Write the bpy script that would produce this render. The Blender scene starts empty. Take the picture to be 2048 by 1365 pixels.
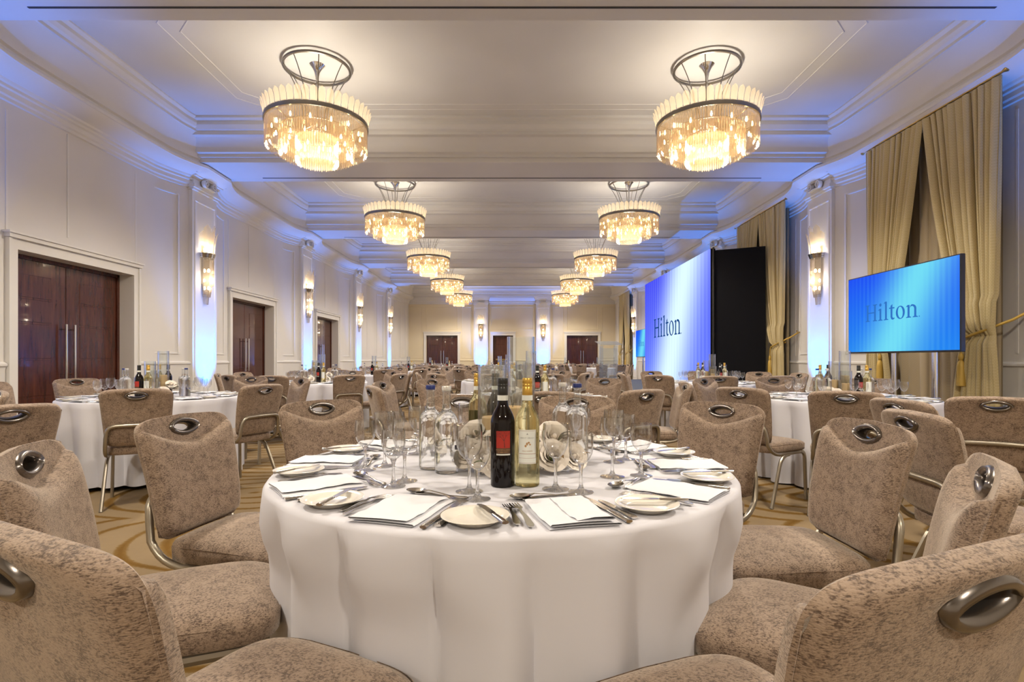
import bpy, math, random
from mathutils import Vector, Matrix

PI = math.pi
sc = bpy.context.scene
COL = sc.collection
random.seed(7)
# ------------------------------------------------------------------ camera
CAM_H = 1.13
F_PX, HORIZON = 1080.0, 719.0
cam_data = bpy.data.cameras.new('camera')
cam_data.sensor_width = 36.0
cam_data.lens = 36.0 * F_PX / 2048.0
cam_data.shift_y = (HORIZON - 682.5) / 2048.0
cam_data.clip_start = 0.02
cam = bpy.data.objects.new('camera', cam_data)
cam.location = (0, 0, CAM_H)
cam.rotation_euler = (PI / 2, 0, 0)
COL.objects.link(cam)
sc.camera = cam
# ------------------------------------------------------------------ world, exposure
w = bpy.data.worlds.new('world'); sc.world = w; w.use_nodes = True
w.node_tree.nodes['Background'].inputs[0].default_value = (0.9, 0.93, 1.0, 1)
w.node_tree.nodes['Background'].inputs[1].default_value = 0.05
sc.view_settings.view_transform = 'Standard'
sc.view_settings.look = 'None'
sc.view_settings.gamma = 1.0
sc.view_settings.use_curve_mapping = False
sc.view_settings.exposure = 0.10
sc.cycles.max_bounces = 7
sc.cycles.diffuse_bounces = 3
sc.cycles.glossy_bounces = 3
sc.cycles.transmission_bounces = 6
sc.cycles.transparent_max_bounces = 24
sc.cycles.use_adaptive_sampling = True
sc.cycles.adaptive_threshold = 0.05
sc.cycles.sample_clamp_indirect = 4.0
sc.cycles.caustics_reflective = False
sc.cycles.caustics_refractive = False
# light levels of the room's lamps (their builders are further down)
CHANDELIER_W = 300.0
CHANDELIER_COL = (1.0, 0.895, 0.755)
SCONCE_W = 9.0
UPLIGHT_W = 800.0
UPLIGHT_COL = (0.005, 0.215, 1.0)

# ------------------------------------------------------------------ helpers
def rot2(x, y, a):
    return x * math.cos(a) - y * math.sin(a), x * math.sin(a) + y * math.cos(a)

class MB:
    """collects geometry for one mesh object"""
    def __init__(s):
        s.v = []; s.f = []; s.m = []
    def add(s, vs, fs, mi=0):
        b = len(s.v)
        s.v.extend([tuple(p) for p in vs])
        for f in fs:
            s.f.append(tuple(b + i for i in f)); s.m.append(mi)
        return s
    def box(s, x0, x1, y0, y1, z0, z1, mi=0):
        vs = [(x0, y0, z0), (x1, y0, z0), (x1, y1, z0), (x0, y1, z0),
              (x0, y0, z1), (x1, y0, z1), (x1, y1, z1), (x0, y1, z1)]
        fs = [(3, 2, 1, 0), (4, 5, 6, 7), (0, 1, 5, 4), (1, 2, 6, 5), (2, 3, 7, 6), (3, 0, 4, 7)]
        return s.add(vs, fs, mi)
    def cbox(s, x0, x1, y0, y1, z0, z1, c=0.005, mi=0):
        """box with chamfered edges"""
        X, Y, Z = (x0, x1), (y0, y1), (z0, z1)
        vs = []; idx = {}
        for i in (0, 1):
            for j in (0, 1):
                for k in (0, 1):
                    sx, sy, sz = (1 if i == 0 else -1), (1 if j == 0 else -1), (1 if k == 0 else -1)
                    for ax in range(3):
                        p = [X[i] + sx * c, Y[j] + sy * c, Z[k] + sz * c]
                        p[ax] = (X[i], Y[j], Z[k])[ax]
                        idx[(i, j, k, ax)] = len(vs); vs.append(tuple(p))
        g = lambda i, j, k, a: idx[(i, j, k, a)]
        fs = []
        for i in (0, 1):
            q = [g(i, 0, 0, 0), g(i, 1, 0, 0), g(i, 1, 1, 0), g(i, 0, 1, 0)]; fs.append(q if i else q[::-1])
            q = [g(0, i, 0, 1), g(0, i, 1, 1), g(1, i, 1, 1), g(1, i, 0, 1)]; fs.append(q if i else q[::-1])
            q = [g(0, 0, i, 2), g(1, 0, i, 2), g(1, 1, i, 2), g(0, 1, i, 2)]; fs.append(q if i else q[::-1])
        for i in (0, 1):
            for j in (0, 1):
                fs.append([g(i, j, 0, 0), g(i, j, 1, 0), g(i, j, 1, 1), g(i, j, 0, 1)])
                fs.append([g(i, 0, j, 0), g(i, 1, j, 0), g(i, 1, j, 2), g(i, 0, j, 2)])
                fs.append([g(0, i, j, 1), g(1, i, j, 1), g(1, i, j, 2), g(0, i, j, 2)])
                for k in (0, 1):
                    fs.append([g(i, j, k, 0), g(i, j, k, 1), g(i, j, k, 2)])
        return s.add(vs, fs, mi)
    def tube(s, path, r, seg=8, closed=False, caps=True, flat=None, up=(0, 0, 1), mi=0):
        """tube along path; r number or list; flat=(a,b): ellipse factors, a along the side vector"""
        P = [Vector(p) for p in path]; n = len(P)
        rs = r if isinstance(r, (list, tuple)) else [r] * n
        T = []
        for i in range(n):
            a = P[(i - 1) % n] if (closed or i > 0) else P[i]
            b = P[(i + 1) % n] if (closed or i < n - 1) else P[i]
            T.append((b - a).normalized())
        u = Vector(up)
        side = T[0].cross(u)
        if side.length < 1e-4: side = T[0].cross(Vector((1, 0, 0)))
        side.normalize()
        vs = []
        fa, fb = flat or (1, 1)
        for i in range(n):
            side = (side - T[i] * side.dot(T[i]))
            if side.length < 1e-6: side = T[i].orthogonal()
            side.normalize()
            up2 = side.cross(T[i])
            for k in range(seg):
                t = 2 * PI * k / seg
                vs.append(P[i] + side * (math.cos(t) * rs[i] * fa) + up2 * (math.sin(t) * rs[i] * fb))
        fs = []
        m = n if closed else n - 1
        for i in range(m):
            j = (i + 1) % n
            for k in range(seg):
                k2 = (k + 1) % seg
                fs.append((i * seg + k, i * seg + k2, j * seg + k2, j * seg + k))
        if caps and not closed:
            fs.append(tuple(range(seg - 1, -1, -1))); fs.append(tuple((n - 1) * seg + k for k in range(seg)))
        return s.add(vs, fs, mi)
    def lathe(s, prof, seg=24, c=(0, 0, 0), a0=0, a1=None, mi=0, capb=False, capt=False):
        full = a1 is None
        n = len(prof); A = [(a0 + (2 * PI if full else (a1 - a0)) * k / (seg if full else seg - 1)) for k in range(seg)]
        vs = []
        for (r, z) in prof:
            for a in A: vs.append((c[0] + r * math.cos(a), c[1] + r * math.sin(a), c[2] + z))
        fs = []
        for i in range(n - 1):
            for k in range(seg if full else seg - 1):
                k2 = (k + 1) % seg
                fs.append((i * seg + k, i * seg + k2, (i + 1) * seg + k2, (i + 1) * seg + k))
        if capb: fs.append(tuple(range(seg - 1, -1, -1)))
        if capt: fs.append(tuple((n - 1) * seg + k for k in range(seg)))
        return s.add(vs, fs, mi)
    def grid(s, fn, nu, nv, wrap=False, mi=0):
        vs = [fn(i / (nu if wrap else nu - 1), j / (nv - 1)) for j in range(nv) for i in range(nu)]
        fs = []
        for j in range(nv - 1):
            for i in range(nu if wrap else nu - 1):
                i2 = (i + 1) % nu
                fs.append((j * nu + i, j * nu + i2, (j + 1) * nu + i2, (j + 1) * nu + i))
        return s.add(vs, fs, mi)
    def poly(s, pts, z0, z1, fn=None, mi=0):
        """extruded polygon (ngon caps); fn maps (x,y,z) to a point"""
        n = len(pts); fn = fn or (lambda x, y, z: (x, y, z))
        vs = [fn(x, y, z0) for x, y in pts] + [fn(x, y, z1) for x, y in pts]
        fs = [tuple(range(n - 1, -1, -1)), tuple(range(n, 2 * n))]
        for i in range(n):
            j = (i + 1) % n
            fs.append((i, j, n + j, n + i))
        return s.add(vs, fs, mi)
    def sweep(s, path, prof, closed=False, mi=0):
        """path: (x, y, nx, ny); prof: (d along n, z)"""
        n, m = len(path), len(prof)
        vs = [(x + nx * d, y + ny * d, z) for (x, y, nx, ny) in path for (d, z) in prof]
        fs = []
        for i in range(n if closed else n - 1):
            j = (i + 1) % n
            for k in range(m - 1):
                fs.append((i * m + k, j * m + k, j * m + k + 1, i * m + k + 1))
        return s.add(vs, fs, mi)
    def xf(s, M):
        s.v = [tuple(M @ Vector(p)) for p in s.v]; return s
    def mesh(s, name, mats, smooth=True, angle=35):
        me = bpy.data.meshes.new(name)
        me.from_pydata(s.v, [], s.f)
        for m in (mats if isinstance(mats, (list, tuple)) else [mats]): me.materials.append(m)
        if any(s.m): me.polygons.foreach_set('material_index', s.m)
        if smooth:
            me.polygons.foreach_set('use_smooth', [True] * len(me.polygons))
            me.update()
            try: me.set_sharp_from_angle(angle=math.radians(angle))
            except Exception: pass
        me.validate(); me.update()
        return me

def link(name, me, parent=None, loc=None, rotz=None):
    o = bpy.data.objects.new(name, me); COL.objects.link(o)
    if parent is not None: o.parent = parent
    if loc is not None: o.location = loc
    if rotz is not None: o.rotation_euler = (0, 0, rotz)
    return o
def obj(name, mb, mat, parent=None, loc=None, rotz=None, smooth=True, angle=35):
    return link(name, mb.mesh(name, mat, smooth, angle), parent, loc, rotz)
def tag(o, label=None, cat=None, group=None, kind=None):
    if label: o['label'] = label
    if cat: o['category'] = cat
    if group: o['group'] = group
    if kind: o['kind'] = kind
    return o
def thing(name, label, cat, loc=(0, 0, 0), rotz=0, group=None):
    o = bpy.data.objects.new(name, None); COL.objects.link(o)
    o.empty_display_size = 0.05
    o.location = loc; o.rotation_euler = (0, 0, rotz)
    return tag(o, label, cat, group)
def dup(root, loc, rotz, label=None, group=None):
    r = root.copy(); COL.objects.link(r); r.location = loc; r.rotation_euler = (0, 0, rotz)
    if label: r['label'] = label
    if group: r['group'] = group
    for ch in list(root.children):
        c = ch.copy(); COL.objects.link(c); c.parent = r
        for g in list(ch.children):
            d = g.copy(); COL.objects.link(d); d.parent = c
    return r
def struct(name, mb, mat, parent=None, smooth=True, label=None, angle=35):
    o = obj(name, mb, mat, parent, smooth=smooth, angle=angle)
    if parent is None:
        o['kind'] = 'structure'
        if label: o['label'] = label
    return o
class Proto:
    """shared meshes of a thing: list of (part name, mesh, [(sub-part name, mesh)])"""
    def __init__(s, name, parts): s.name, s.parts = name, parts
    def put(s, label, cat, loc, rotz=0, group=None, scale=None):
        r = thing(s.name, label, cat, loc, rotz, group)
        if scale: r.scale = (scale,) * 3
        for pn, me, subs in s.parts:
            p = link(pn, me, r)
            for sn, sm in subs: link(sn, sm, p)
        return r
def point_light(name, loc, watts, col, r, parent=None):
    l = bpy.data.lights.new(name, 'POINT'); l.energy = watts; l.color = col; l.shadow_soft_size = r
    o = bpy.data.objects.new(name, l); COL.objects.link(o); o.location = loc
    if parent: o.parent = parent
    return o

# ------------------------------------------------------------------ materials
def new_mat(name):
    m = bpy.data.materials.new(name); m.use_nodes = True
    return m, m.node_tree.nodes, m.node_tree.links
def pmat(name, col, rough=0.5, metal=0.0, spec=0.5, sheen=0.0, coat=0.0, sss=0.0):
    m, N, L = new_mat(name); b = N['Principled BSDF']
    b.inputs['Base Color'].default_value = (*col, 1); b.inputs['Roughness'].default_value = rough
    b.inputs['Metallic'].default_value = metal; b.inputs['Specular IOR Level'].default_value = spec
    b.inputs['Sheen Weight'].default_value = sheen; b.inputs['Coat Weight'].default_value = coat
    return m
def noise(N, L, scale, detail=3, rough=0.5, coord=None, vec=None):
    t = N.new('ShaderNodeTexNoise'); t.inputs['Scale'].default_value = scale
    t.inputs['Detail'].default_value = detail; t.inputs['Roughness'].default_value = rough
    if vec is not None: L.new(vec, t.inputs['Vector'])
    return t
def ramp(N, L, fac, stops):
    r = N.new('ShaderNodeValToRGB'); e = r.color_ramp.elements
    while len(e) < len(stops): e.new(0.5)
    for x, (p, c) in zip(e, stops): x.position = p; x.color = (*c, 1)
    L.new(fac, r.inputs[0]); return r
def math_n(N, L, op, a, b=None, c=None):
    n = N.new('ShaderNodeMath'); n.operation = op
    for i, x in enumerate((a, b, c)):
        if x is None: continue
        if isinstance(x, (int, float)): n.inputs[i].default_value = x
        else: L.new(x, n.inputs[i])
    return n.outputs[0]
def bump(N, L, h, strength, dist=0.01):
    b = N.new('ShaderNodeBump'); b.inputs['Strength'].default_value = strength; b.inputs['Distance'].default_value = dist
    L.new(h, b.inputs['Height']); return b.outputs[0]
def objcoord(N):
    return N.new('ShaderNodeTexCoord').outputs['Object']
def mapping(N, L, vec, scale=(1, 1, 1), loc=(0, 0, 0), rot=(0, 0, 0)):
    m = N.new('ShaderNodeMapping'); L.new(vec, m.inputs[0])
    m.inputs['Scale'].default_value = scale; m.inputs['Location'].default_value = loc; m.inputs['Rotation'].default_value = rot
    return m.outputs[0]

def wall_mat(name, col):
    m, N, L = new_mat(name); b = N['Principled BSDF']
    co = objcoord(N)
    n = noise(N, L, 1.3, 1, 0.5, vec=co)
    c2 = tuple(x * 0.95 for x in col)
    r = ramp(N, L, n.outputs[0], [(0.3, c2), (0.7, col)])
    L.new(r.outputs[0], b.inputs['Base Color'])
    b.inputs['Roughness'].default_value = 0.55
    return m
M_WALL = wall_mat('wall_paint', (0.74, 0.71, 0.66))
M_WALLFAR = wall_mat('wall_paint_cream', (0.77, 0.67, 0.47))
M_CEIL = wall_mat('ceiling_paint', (0.70, 0.685, 0.665))
M_TRIM = wall_mat('trim_paint', (0.77, 0.745, 0.70))
M_JAMB = wall_mat('jamb_paint', (0.78, 0.70, 0.58))

def fabric_mat():
    m, N, L = new_mat('chenille'); b = N['Principled BSDF']
    co = objcoord(N)
    streak = mapping(N, L, co, (150, 150, 520))
    n1 = noise(N, L, 1.0, 2, 0.65, vec=streak)
    n2 = noise(N, L, 32, 3, 0.75, vec=co)
    n3 = noise(N, L, 420, 0, 0.6, vec=co)
    s = math_n(N, L, 'ADD', math_n(N, L, 'MULTIPLY', n1.outputs[0], 0.62), math_n(N, L, 'MULTIPLY', n2.outputs[0], 0.38))
    s = math_n(N, L, 'ADD', s, math_n(N, L, 'MULTIPLY', math_n(N, L, 'SUBTRACT', n3.outputs[0], 0.5), 0.14))
    r = ramp(N, L, s, [(0.40, (0.095, 0.060, 0.040)), (0.475, (0.235, 0.165, 0.115)), (0.56, (0.345, 0.252, 0.180))])
    L.new(r.outputs[0], b.inputs['Base Color'])
    b.inputs['Roughness'].default_value = 0.75
    b.inputs['Sheen Weight'].default_value = 0.5
    b.inputs['Sheen Roughness'].default_value = 0.4
    b.inputs['Sheen Tint'].default_value = (1.0, 0.9, 0.78, 1)
    L.new(bump(N, L, n1.outputs[0], 0.5, 0.003), b.inputs['Normal'])
    return m
M_FABRIC = fabric_mat()
M_FRAME = pmat('champagne_metal', (0.40, 0.36, 0.29), 0.36, 0.85)
M_HANDLE = pmat('pewter', (0.19, 0.17, 0.155), 0.24, 0.9)
M_CHROME = pmat('chrome', (0.75, 0.74, 0.72), 0.12, 1.0)
M_STEEL = pmat('cutlery_steel', (0.62, 0.59, 0.55), 0.16, 1.0)
M_BRASS = pmat('old_brass', (0.45, 0.32, 0.12), 0.35, 0.9)
M_NICKEL = pmat('smoky_nickel', (0.30, 0.28, 0.25), 0.28, 0.95)
M_BLACK = pmat('black_matt', (0.003, 0.003, 0.005), 0.8, spec=0.2)
M_BEZEL = pmat('black_gloss', (0.012, 0.012, 0.016), 0.3)
M_SLOT = pmat('dark_slot', (0.05, 0.05, 0.055), 0.8)

def cloth_mat(name, col, sc_=900, strength=0.12):
    m, N, L = new_mat(name); b = N['Principled BSDF']
    co = objcoord(N)
    b.inputs['Base Color'].default_value = (*col, 1)
    b.inputs['Roughness'].default_value = 0.75
    b.inputs['Sheen Weight'].default_value = 0.12
    n2 = noise(N, L, 9, 2, 0.5, vec=co)
    L.new(bump(N, L, n2.outputs[0], strength, 0.01), b.inputs['Normal'])
    return m
M_LINEN = cloth_mat('white_linen', (0.70, 0.70, 0.755))
M_NAPKIN = cloth_mat('napkin_linen', (0.80, 0.81, 0.86), 1200, 0.06)
M_CHINA = pmat('cream_china', (0.86, 0.82, 0.73), 0.14, coat=0.3)

def thin_glass(name, tint=(1, 1, 1), low=0.03, high=0.75, power=2.6, rough=0.02, diff=0.0, dcol=(1, 1, 1)):
    m, N, L = new_mat(name); out = N['Material Output']; N.remove(N['Principled BSDF'])
    lw = N.new('ShaderNodeLayerWeight'); lw.inputs[0].default_value = 0.5
    p = math_n(N, L, 'POWER', lw.outputs['Facing'], power)
    fac = math_n(N, L, 'MULTIPLY_ADD', p, high - low, low)
    tr = N.new('ShaderNodeBsdfTransparent'); tr.inputs[0].default_value = (*tint, 1)
    gl = N.new('ShaderNodeBsdfGlossy'); gl.inputs['Roughness'].default_value = rough
    mx = N.new('ShaderNodeMixShader'); L.new(fac, mx.inputs[0]); L.new(tr.outputs[0], mx.inputs[1]); L.new(gl.outputs[0], mx.inputs[2])
    res = mx.outputs[0]
    if diff:
        d = N.new('ShaderNodeBsdfDiffuse'); d.inputs[0].default_value = (*dcol, 1)
        t = N.new('ShaderNodeBsdfTranslucent'); t.inputs[0].default_value = (*dcol, 1)
        m1 = N.new('ShaderNodeMixShader'); m1.inputs[0].default_value = 0.6
        L.new(d.outputs[0], m1.inputs[1]); L.new(t.outputs[0], m1.inputs[2])
        m2 = N.new('ShaderNodeMixShader'); m2.inputs[0].default_value = diff
        L.new(res, m2.inputs[1]); L.new(m1.outputs[0], m2.inputs[2]); res = m2.outputs[0]
    L.new(res, out.inputs[0])
    return m
M_GLASS = thin_glass('wine_glass', (0.965, 0.965, 0.96), 0.085, 0.95, 2.0, 0.015)
M_VASE = thin_glass('vase_glass', (0.965, 0.98, 0.98), 0.08, 1.0, 1.8)
M_ACRYL = thin_glass('acrylic', (0.90, 0.94, 0.97), 0.05, 0.7, 2.0, 0.02, 0.07, (0.8, 0.9, 1.0))
M_CRYSTAL = thin_glass('crystal_rod', (1.0, 0.97, 0.92), 0.10, 0.75, 1.2, 0.05, 0.11, (1.0, 0.74, 0.42))
M_FROST = thin_glass('frosted_glass', (1.0, 0.97, 0.9), 0.05, 0.3, 2.0, 0.3, 0.36, (1.0, 0.82, 0.55))
M_SROD = thin_glass('sconce_rod', (1.0, 0.97, 0.92), 0.08, 0.6, 1.4, 0.08, 0.07, (1.0, 0.85, 0.6))
def solid_glass(name, col, ior):
    m, N, L = new_mat(name); out = N['Material Output']; N.remove(N['Principled BSDF'])
    g = N.new('ShaderNodeBsdfGlass'); g.inputs['Color'].default_value = (*col, 1); g.inputs['IOR'].default_value = ior; g.inputs['Roughness'].default_value = 0.0
    t = N.new('ShaderNodeBsdfTransparent'); t.inputs[0].default_value = (*col, 1)
    mx = N.new('ShaderNodeMixShader'); mx.inputs[0].default_value = 0.25
    L.new(g.outputs[0], mx.inputs[1]); L.new(t.outputs[0], mx.inputs[2])
    L.new(mx.outputs[0], out.inputs[0]); return m
M_WATER = solid_glass('water_bottle_glass', (0.985, 0.99, 0.985), 1.34)
M_WHITEWINE = solid_glass('white_wine', (0.97, 0.945, 0.74), 1.34)
M_REDWINE = pmat('dark_wine_glass', (0.006, 0.003, 0.003), 0.06, spec=0.35)
M_STEM = solid_glass('stem_glass', (0.99, 0.99, 0.99), 1.45)
def emit(name, col, s):
    m, N, L = new_mat(name); out = N['Material Output']; N.remove(N['Principled BSDF'])
    e = N.new('ShaderNodeEmission'); e.inputs[0].default_value = (*col, 1); e.inputs[1].default_value = s
    L.new(e.outputs[0], out.inputs[0]); return m
M_BULB = emit('lamp_filament', (1.0, 0.80, 0.45), 28.0)
M_BULB2 = emit('sconce_bulb', (1.0, 0.80, 0.50), 22.0)
M_LENS = emit('uplight_lens', (0.15, 0.5, 1.0), 4.0)

def wood_mat():
    m, N, L = new_mat('mahogany'); b = N['Principled BSDF']
    co = mapping(N, L, objcoord(N), (9, 9, 0.9))
    n = noise(N, L, 2.2, 5, 0.6, vec=co)
    r = ramp(N, L, n.outputs[0], [(0.3, (0.034, 0.009, 0.006)), (0.55, (0.075, 0.020, 0.011)), (0.75, (0.115, 0.034, 0.017))])
    L.new(r.outputs[0], b.inputs['Base Color']); b.inputs['Roughness'].default_value = 0.22
    b.inputs['Coat Weight'].default_value = 0.25
    return m
M_WOOD = wood_mat()
M_INLAY = pmat('inlay_groove', (0.16, 0.07, 0.035), 0.4)

def carpet_mat():
    m, N, L = new_mat('carpet'); b = N['Principled BSDF']
    co = objcoord(N)
    wob = noise(N, L, 0.7, 2, 0.5, vec=co)
    vm = N.new('ShaderNodeVectorMath'); vm.operation = 'MULTIPLY_ADD'
    L.new(wob.outputs['Color'], vm.inputs[0]); vm.inputs[1].default_value = (0.5, 0.5, 0); L.new(co, vm.inputs[2])
    mp = mapping(N, L, vm.outputs[0], (0.36, 0.62, 0.0), (0.37, 0.2, 0))
    vo = N.new('ShaderNodeTexVoronoi'); vo.voronoi_dimensions = '2D'; vo.feature = 'F1'; vo.inputs['Scale'].default_value = 1.0; L.new(mp, vo.inputs['Vector'])
    d = math_n(N, L, 'MULTIPLY', vo.outputs['Distance'], 9.5)
    edge = noise(N, L, 45, 3, 0.7, vec=co)
    fade = noise(N, L, 1.6, 2, 0.5, vec=co)
    tri = math_n(N, L, 'ABSOLUTE', math_n(N, L, 'SUBTRACT', math_n(N, L, 'FRACT', d), 0.5))
    g = math_n(N, L, 'ADD', tri, math_n(N, L, 'MULTIPLY', math_n(N, L, 'SUBTRACT', edge.outputs[0], 0.5), 0.16))
    g = math_n(N, L, 'ADD', g, math_n(N, L, 'MULTIPLY', math_n(N, L, 'SUBTRACT', fade.outputs[0], 0.5), 0.30))
    r = ramp(N, L, g, [(0.33, (0.285, 0.205, 0.115)), (0.40, (0.20, 0.115, 0.03)), (0.50, (0.165, 0.085, 0.015))])
    n2 = noise(N, L, 3.0, 4, 0.6, vec=co)
    mx = N.new('ShaderNodeMixRGB'); mx.blend_type = 'MULTIPLY'; mx.inputs[0].default_value = 0.5
    L.new(r.outputs[0], mx.inputs[1])
    r2 = ramp(N, L, n2.outputs[0], [(0.3, (0.72, 0.72, 0.72)), (0.7, (1, 1, 1))]); L.new(r2.outputs[0], mx.inputs[2])
    L.new(mx.outputs[0], b.inputs['Base Color'])
    b.inputs['Roughness'].default_value = 0.95; b.inputs['Specular IOR Level'].default_value = 0.15
    return m
M_CARPET = carpet_mat()

def drape_mat(name, c1, c2):
    m, N, L = new_mat(name); b = N['Principled BSDF']
    co = objcoord(N)
    ck = N.new('ShaderNodeTexChecker'); ck.inputs['Scale'].default_value = 55
    L.new(co, ck.inputs['Vector']); ck.inputs[1].default_value = (*c1, 1); ck.inputs[2].default_value = (*c2, 1)
    L.new(ck.outputs[0], b.inputs['Base Color'])
    b.inputs['Roughness'].default_value = 0.6; b.inputs['Sheen Weight'].default_value = 0.3
    return m
M_DRAPE = drape_mat('gold_drape', (0.50, 0.40, 0.19), (0.54, 0.44, 0.225))
M_LINING = drape_mat('lining_drape', (0.36, 0.285, 0.17), (0.38, 0.30, 0.18))
M_ROPE = pmat('gold_rope', (0.55, 0.36, 0.07), 0.5, 0.2)
M_WAX = pmat('ivory_wax', (0.90, 0.62, 0.32), 0.5)
M_PETAL = pmat('cream_petal', (0.97, 0.89, 0.79), 0.6, sheen=0.2)
M_LEAF = pmat('olive_leaf', (0.085, 0.10, 0.025), 0.45)
M_BRONZE = pmat('bronze_leaf', (0.20, 0.11, 0.03), 0.5)
M_CAPBLUE = pmat('blue_cap', (0.01, 0.025, 0.16), 0.35)
M_CAPGOLD = pmat('gold_cap', (0.72, 0.45, 0.10), 0.28, 0.8)
M_CAPBLACK = pmat('black_cap', (0.02, 0.02, 0.018), 0.3)
M_CAPCLEAR = pmat('clear_cap', (0.72, 0.70, 0.66), 0.2, 0.3)
M_LABELW = pmat('white_label', (0.78, 0.80, 0.74), 0.6)
M_LABELR = pmat('red_label', (0.40, 0.022, 0.010), 0.55)
M_LABELDK = pmat('dark_label', (0.10, 0.05, 0.02), 0.6)
M_INK = pmat('label_ink', (0.10, 0.02, 0.015), 0.6)
M_INKG = pmat('grey_ink', (0.32, 0.34, 0.30), 0.6)
M_INKGOLD = pmat('gold_ink', (0.45, 0.25, 0.10), 0.5)
M_STAGE = pmat('stage_carpet', (0.05, 0.06, 0.085), 0.9)
M_NOSING = pmat('stage_nosing', (0.6, 0.6, 0.58), 0.4, 0.5)
M_LOGO = pmat('logo_ink', (0.008, 0.03, 0.12), 0.5)

def screen_mat(name, blue, light, low, strength):
    m, N, L = new_mat(name); out = N['Material Output']; N.remove(N['Principled BSDF'])
    tc = N.new('ShaderNodeTexCoord'); sp = N.new('ShaderNodeSeparateXYZ'); L.new(tc.outputs['Generated'], sp.inputs[0])
    x, y = sp.outputs[0], sp.outputs[2]
    c = math_n(N, L, 'MULTIPLY_ADD', y, 0.28, 0.44)
    d = math_n(N, L, 'DIVIDE', math_n(N, L, 'SUBTRACT', x, c), 0.24)
    b = math_n(N, L, 'POWER', 2.718, math_n(N, L, 'MULTIPLY', math_n(N, L, 'MULTIPLY', d, d), -1.0))
    rip = math_n(N, L, 'SINE', math_n(N, L, 'MULTIPLY', x, 150.0))
    env = math_n(N, L, 'SINE', math_n(N, L, 'MULTIPLY', x, 9.0))
    b2 = math_n(N, L, 'ADD', b, math_n(N, L, 'MULTIPLY', math_n(N, L, 'MULTIPLY', rip, env), 0.05))
    lowm = math_n(N, L, 'MULTIPLY', math_n(N, L, 'SUBTRACT', 1.0, y), 0.42)
    m1 = N.new('ShaderNodeMixRGB'); m1.inputs[1].default_value = (*blue, 1); m1.inputs[2].default_value = (*low, 1); L.new(lowm, m1.inputs[0])
    m2 = N.new('ShaderNodeMixRGB'); L.new(m1.outputs[0], m2.inputs[1]); m2.inputs[2].default_value = (*light, 1)
    m2.use_clamp = True
    L.new(b2, m2.inputs[0])
    e = N.new('ShaderNodeEmission'); L.new(m2.outputs[0], e.inputs[0]); e.inputs[1].default_value = strength
    L.new(e.outputs[0], out.inputs[0]); return m
M_TV = screen_mat('tv_picture', (0.015, 0.08, 0.85), (0.16, 0.68, 0.86), (0.02, 0.42, 0.80), 1.0)
M_LED = screen_mat('led_picture', (0.06, 0.07, 0.80), (0.66, 0.86, 1.0), (0.22, 0.36, 0.95), 1.1)
# ------------------------------------------------------------------ the room
BAY = 5.1
Y_BACK, Y_FAR = -5.1, 30.6
PILS = [0.0, 5.1, 10.2, 15.3, 20.4, 25.5]           # pilasters and beams across the room
X_PIL, X_WALL = 5.8, 6.1
H_BEAM, H_CEIL = 4.66, 5.30
DOOR_Y = {1: 7.65, 2: 12.75, 3: 17.85}
DOOR_HALF, DOOR_H = 1.02, 2.48

def wall_x(y):
    d = min(abs(y - (k * BAY)) for k in range(-1, 7))
    if d < 0.42: return 5.86
    if d < 1.35:
        t = (d - 0.42) / 0.93
        return 5.86 + (X_WALL - 5.86) * math.sin(t * PI / 2) ** 0.9
    return X_WALL
def wall_ys(y0, y1, step=0.12):
    ys = [y0]
    y = y0
    while y < y1 - 1e-6:
        d = min(abs(y - k * BAY) for k in range(-1, 7))
        y = min(y1, y + (step if d < 1.5 else 0.6)); ys.append(y)
    return ys
def wall_path(side, y0, y1, step=0.12):
    out = []
    for y in wall_ys(y0, y1, step):
        e = 0.02
        dx = (wall_x(y + e) - wall_x(y - e)) / (2 * e)
        n = Vector((-1, dx)).normalized()
        out.append((side * wall_x(y), y, side * n.x, n.y * 0.4))
    return out

struct('floor', MB().box(-7, 7, Y_BACK - 0.5, Y_FAR + 0.5, -0.1, 0.0), M_CARPET, smooth=False, label='beige carpet with gold swirling ring pattern')
struct('ceiling', MB().box(-7, 7, Y_BACK - 0.5, Y_FAR + 0.5, H_CEIL, H_CEIL + 0.1), M_CEIL, smooth=False, label='white coffered plaster ceiling')

def side_wall(side, name, doors):
    mb = MB()
    cuts = sorted(doors)
    y = Y_BACK
    segs = []
    for c in cuts:
        segs.append((y, c - DOOR_HALF, 0.0)); segs.append((c - DOOR_HALF, c + DOOR_HALF, DOOR_H)); y = c + DOOR_HALF
    segs.append((y, Y_FAR, 0.0))
    for a, b, z in segs:
        mb.sweep(wall_path(side, a, b), [(0, z), (0, H_CEIL)])
        if z:
            for yy in (a, b):
                mb.add([(side * X_WALL, yy, 0), (side * (X_WALL + 0.30), yy, 0), (side * (X_WALL + 0.30), yy, z), (side * X_WALL, yy, z)], [(0, 1, 2, 3)])
            mb.add([(side * X_WALL, a, z), (side * (X_WALL + 0.30), a, z), (side * (X_WALL + 0.30), b, z), (side * X_WALL, b, z)], [(0, 1, 2, 3)])
            mb.add([(side * (X_WALL + 0.30), a, 0), (side * (X_WALL + 0.30), b, 0), (side * (X_WALL + 0.30), b, z), (side * (X_WALL + 0.30), a, z)], [(0, 1, 2, 3)])
    return struct(name, mb, M_WALL, angle=25)
W_L = side_wall(-1, 'wall_left', list(DOOR_Y.values()))
W_R = side_wall(1, 'wall_right', [])
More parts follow.
